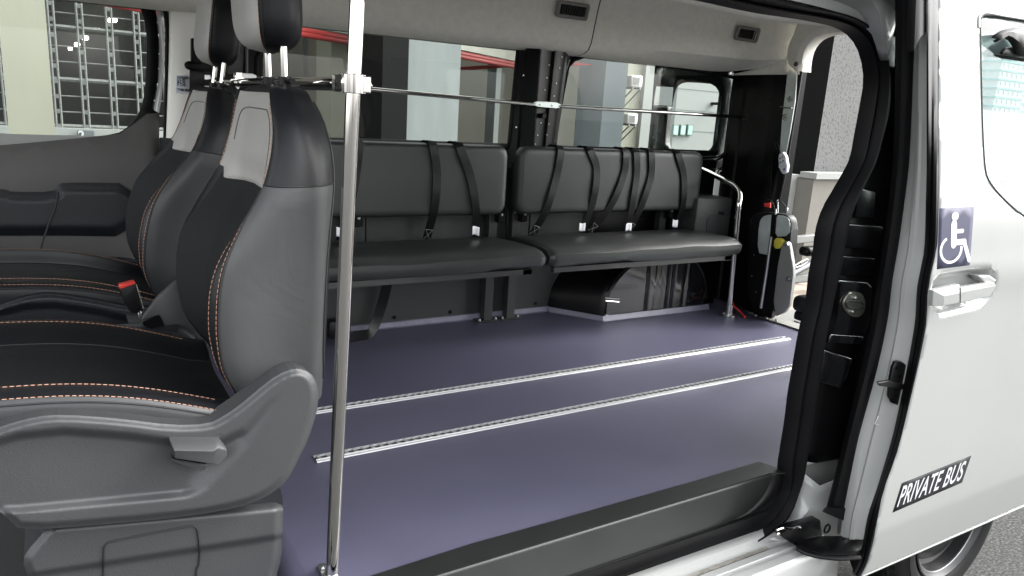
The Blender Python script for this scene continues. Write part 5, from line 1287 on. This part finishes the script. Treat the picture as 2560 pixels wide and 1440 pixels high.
# white building behind rounded pane
wbld = thing('white_building', (20, 22, -.65), 'white panelled building with a three pane window, behind the rounded clear pane', 'building')
p = V(1686, 300, 21); q = V(1850, 300, 21)
m = MB(); m.box((p.x, 21, -.65), (q.x + 3, 24, 12)); obj('wall', m, WHITEW, wbld, smooth=False)
for k in range(9):
    m = MB(); z = -.2 + k * .75; m.box((p.x - .01, 20.985, z), (q.x + 3, 20.999, z + .015)); obj('panel_joint', m, GREYWALL, wbld, smooth=False)
for k in range(3):
    a = V(1679 + k * 18, 338, 20.95); b = V(1679 + k * 18 + 16.5, 312, 20.95); m = MB(); m.box((a.x, 20.9, a.z), (b.x, 20.98, b.z)); fr = obj('window', m, mat('win_frame', (.12, .17, .15), .5), wbld, smooth=False)
    m = MB(); m.box((a.x + .03, 20.89, a.z + .03), (b.x - .03, 20.899, b.z - .03)); obj('pane', m, mat('pane_green', (.36, .52, .46), .25), fr, smooth=False)
m = MB(); a = V(1786, 259, 20.9); m.rbox((a.x - .1, 20.6, a.z - .05), (a.x + .1, 21, a.z + .05), .02, 1); obj('security_camera', m, BLACKM, wbld)
tb = thing('teal_building', (20, 27, -.65), 'blue green glass facade glimpsed in the small square gap of the window surround', 'building')
a = V(1600, 240, 26); b = V(1700, 240, 26); m = MB(); m.box((a.x, 26, 3), (b.x, 28, 9)) ; obj('facade', m, TEAL, tb, smooth=False)
# left window: cream pillar, wire grille in front of dark room, low white wall, sign
wallbox('cream_pillar', 8, 126, 5.6, .5, 3.9, CREAM, 'broad cream pillar in the front door window', 'pillar', yref=180)
m = MB(); a = V(-120, 180, 6.6); b = V(480, 180, 6.6); m.box((a.x, 6.6, -.65), (b.x, 6.8, V(200, 322, 6.6).z)); o = obj('low_wall', m, WHITEW, smooth=False); tag(o, 'low white wall under the wire grille beyond the front door window', 'wall')
m = MB(); m.box((a.x - 2, 8.5, -.65), (V(640, 180, 8.5).x, 8.6, 3.9)); o = obj('dark_store_wall', m, DARKROOM, smooth=False); tag(o, 'store room wall coloured near black as the gloom behind the wire grille', 'wall')
gr = thing('wire_grille', (V(250, 180, 6.7).x, 6.7, .8), 'galvanised wire grille of tall rectangles beyond the front door window', 'grille')
YG = 6.7; zt = V(200, -60, YG).z; zb = V(200, 322, YG).z
def xat(px, yy=180): return V(px, yy, YG).x
for px in (-60, 10, 138, 208, 280, 347, 415, 470):
    m = MB(); x = xat(px); 
    for dx in (-.018, .018): m.tube([(x + dx, YG, zb), (x + dx, YG, zt)], .009, 6)
    k = 0
    while zb + k * .11 < zt: m.box((x - .018, YG - .006, zb + k * .11), (x + .018, YG + .006, zb + k * .11 + .03)); k += 1
    obj('upright', m, MESHM, gr)
for i, py in enumerate((5, 40, 75, 122, 160, 203, 244, 283, 318)):
    m = MB(); z = V(240, py, YG).z; m.tube([(xat(-100), YG + .012, z), (xat(480), YG + .012, z)], .018 if i in (2, 5, 8) else .006, 6); obj('wire', m, MESHM, gr)
bs = thing('bay_number_sign', V(214, 336, 6.55), 'small dark plate with a white number 2 on the low wall', 'sign')
m = MB(); m.rprism(VL([(193, 326), (236, 326), (236, 352), (193, 352)], 6.56), (0, .02, 0), .003, 1); obj('plate', m, mat('plate_slate', (.10, .115, .12), .5), bs)
vs, fs = text_mesh('2', .085, 0, .003, .002); p0 = V(196, 347, 6.555); m = MB(); m.add([(p0.x + v.x, 6.555 - v.z, p0.z + v.y) for v in vs], fs); obj('digit', m, SIGNWHITE, bs, smooth=False)
# lamps in the dark hall, switched on
for i, (a, b) in enumerate(((282, 49), (243, 74), (213, 94), (193, 110), (176, 120))):
    m = MB(); c = V(a, b, 8.3); s = .035 - .005 * i; m.rbox((c.x - s, 8.25, c.z - .018), (c.x + s, 8.4, c.z + .012), .006, 1)
    o = obj('ceiling_lamp', m, mat('lamp_glow', (.9, .9, .8), .5, emit=((1, .97, .85), 3))); tag(o, ('brightest', 'second brightest', 'middle', 'fourth', 'faintest, lowest')[i] + ' of five small white lamps receding behind the wire grille', 'lamp', 'lamps behind the grille')
# red sprinkler pipes, oblique to the van
def pipe(a, b, ya, r, label):
    p = V(*a, ya); d = Vector((.82, .57, 0)); n = ray(*b).cross(ray(*a)) ; rb = ray(*b)
    # end point: along the level direction d from p until it meets the sight plane of b
    q = p + d * 1.0; t = 0
    c0 = Vector((0, 0, HC)); A2 = rb.x * d.y - rb.y * d.x; t = (rb.y * (p.x - c0.x) - rb.x * (p.y - c0.y)) / A2
    q = p + d * t; q.z = p.z
    e = (q - p) * .15; m = MB(); m.tube([p - e, q + e], r, 10); o = obj('red_pipe', m, PIPE); tag(o, label, 'pipe', 'red pipes'); return p - e, q + e
PB = []
PB.append(pipe((760, 76), (962, 110), 6.9, .028, 'red pipe crossing the top of the first side window left of the column'))
pipe((760, 86), (962, 120), 6.9, .028, 'lower red pipe of the pair crossing the top of the first side window')
PB.append(pipe((1150, 133), (1292, 160), 8.0, .028, 'upper red pipe right of the pale concrete column'))
pipe((1150, 141), (1292, 168), 8.0, .028, 'lower red pipe right of the pale concrete column')
pipe((180, -8), (365, 24), 6.2, .028, 'red pipe crossing the top of the front door window')
m = MB(); q = V(1150, 172, 9.5); q2 = V(1290, 163, 9.5); m.tube([q, q2], .025, 8); o = obj('red_pipe', m, mat('pipe_dull', (.3, .03, .03), .5)); tag(o, 'dull dark red pipe farther inside the hall right of the column', 'pipe')
m = MB(); m.rprism(VL([(1431, 156), (1478, 160), (1477, 164), (1450, 162), (1449, 165), (1432, 163)], 7.2), (0, .05, 0), .003, 1); o = obj('red_sign', m, PIPE); tag(o, 'small red bracket at the top left of the rear side window', 'bracket')
m = MB()
p = V(745, 62, 6.8); 
0 and wallbox('pale_beam', 745, 1300, 7.9, .3, 4.0, SOFFIT, 'pale ceiling beam above the red pipes', 'beam', z0=V(1000, 96, 7.9).z if 0 else 2.2)
for (p_, q_), yb in ((PB[0], 0), (PB[1], 0)):
    m = MB(); n_ = Vector((-.57, .82, 0)) * .35; z_ = p_.z + .045
    m.add([p_ + n_ * .1 + Vector((0, 0, .045)), q_ + n_ * .1 + Vector((0, 0, .045)), q_ + n_ + Vector((0, 0, .045)), p_ + n_ + Vector((0, 0, .045))] + [Vector((v.x, v.y, 4.0)) for v in (p_ + n_ * .1, q_ + n_ * .1, q_ + n_, p_ + n_)], [(0, 1, 5, 4), (1, 2, 6, 5), (2, 3, 7, 6), (3, 0, 4, 7), (0, 3, 2, 1), (4, 5, 6, 7)])
    o = obj('ceiling_beam', m, SOFFIT, smooth=False); tag(o, 'pale ceiling beam above the red pipes ' + ('left' if p_.x < 5 and (p_, q_) == PB[0] else 'right') + ' of the pale concrete column', 'beam')
# beyond the rear doorway: column, low wall
cx0 = VX(2060, 260, 6.62)
YC = 5.15
xr = V(2062, 250, YC).x
m = MB(); m.box((xr, YC, -.65), (xr + 1.6, YC + 1.3, 6)); o = obj('speckled_column', m, [SPECK, BLACKP], smooth=False)
for p in o.data.polygons:
    if p.normal.x < -.9: p.material_index = 1
tag(o, 'big speckled grey column with a black painted side beyond the rear doorway', 'column')
YLW = 4.9; lw = thing('low_parapet', (VX(2026, 500, 6.2).x, YLW, -.65), 'low white parapet with a beige face in front of the speckled column', 'wall')
xl = V(2024, 520, YLW).x; zt_ = V(2024, 447, YLW).z
m = MB(); m.box((xl, YLW, -.65), (xl + 4, YLW + .2, zt_)); obj('parapet_face', m, mat('beige_render', (.14, .134, .118), .85, bump=.2, scale=30, var=.05), lw, smooth=False)
m = MB(); m.box((xl - .25, YLW + .2, -.65), (xl - .01, YLW + 2.6, zt_ + .02)); m.box((xl - .01, YLW + .202, -.65), (xl + .06, YLW + .6, zt_ + .02)); obj('parapet_return', m, WHITEW, lw, smooth=False)
m = MB(); m.box((xl - .02, YLW - .04, zt_ + .001), (xl + 4, YLW + .16, zt_ + .06)); obj('coping', m, WHITEW, lw, smooth=False)
# dry earth patch
m = MB(); m.box((4.6, 3.0, -.649), (9, 4.9, -.64)); o = obj('dry_earth', m, speckle('earth', (.30, .25, .20), (.15, .12, .095), 6, .45)); tag(o, kind='structure')
m = MB(); m.box((26, 14, -.65), (60, 14.3, 1.9)); o = obj('added_far_wall', m, WHITEW, smooth=False); tag(o, 'distant white wall added for the burnt-out brightness below the tower blocks', 'wall')  # added wall that supplies the glare under the towers
# towers seen through the door glass
tw = thing('residential_tower', (90, 70, -.65), 'pale tower block with teal bands, seen through the sliding door window', 'building')
def tower(c, wx_, wy_, h, z0, parent, nfl, seed):
    m = MB(); m.box((c[0], c[1], z0), (c[0] + wx_, c[1] + wy_, h)); obj('wall', m, TOWERM, parent, smooth=False)
    fh = (h - z0) / nfl
    for k in range(nfl):
        z = z0 + k * fh
        m = MB(); m.box((c[0] - .25, c[1] - .25, z + fh * .78), (c[0] + wx_ + .02, c[1] + wy_ * .9, z + fh * .94)); obj('floor_band', m, TEAL, parent, smooth=False)
        for j in range(5):
            x = c[0] + wx_ * (.1 + .18 * j); m = MB(); m.box((x, c[1] - .12, z + fh * .25), (x + wx_ * .07, c[1] - .001, z + fh * .6)); obj('window', m, mat('tower_window', (.16, .26, .28), .3), parent, smooth=False)
dr = ray(2475, 300); dr /= dr.y
tower((70 * dr.x, 70, 0), 9, 8, 20, -.65, tw, 14, 1)
tw2 = thing('residential_tower', (150, 75, -.65), 'second tower block with balconies, at the right edge of the door window', 'building')
d2 = ray(2535, 300); d2 /= d2.y
tower((72 * d2.x, 72, 0), 9, 8, 19, -.65, tw2, 14, 2)
for o in list(bpy.data.objects):
    if 'org' in o: del o['org']
bpy.context.view_layer.update()
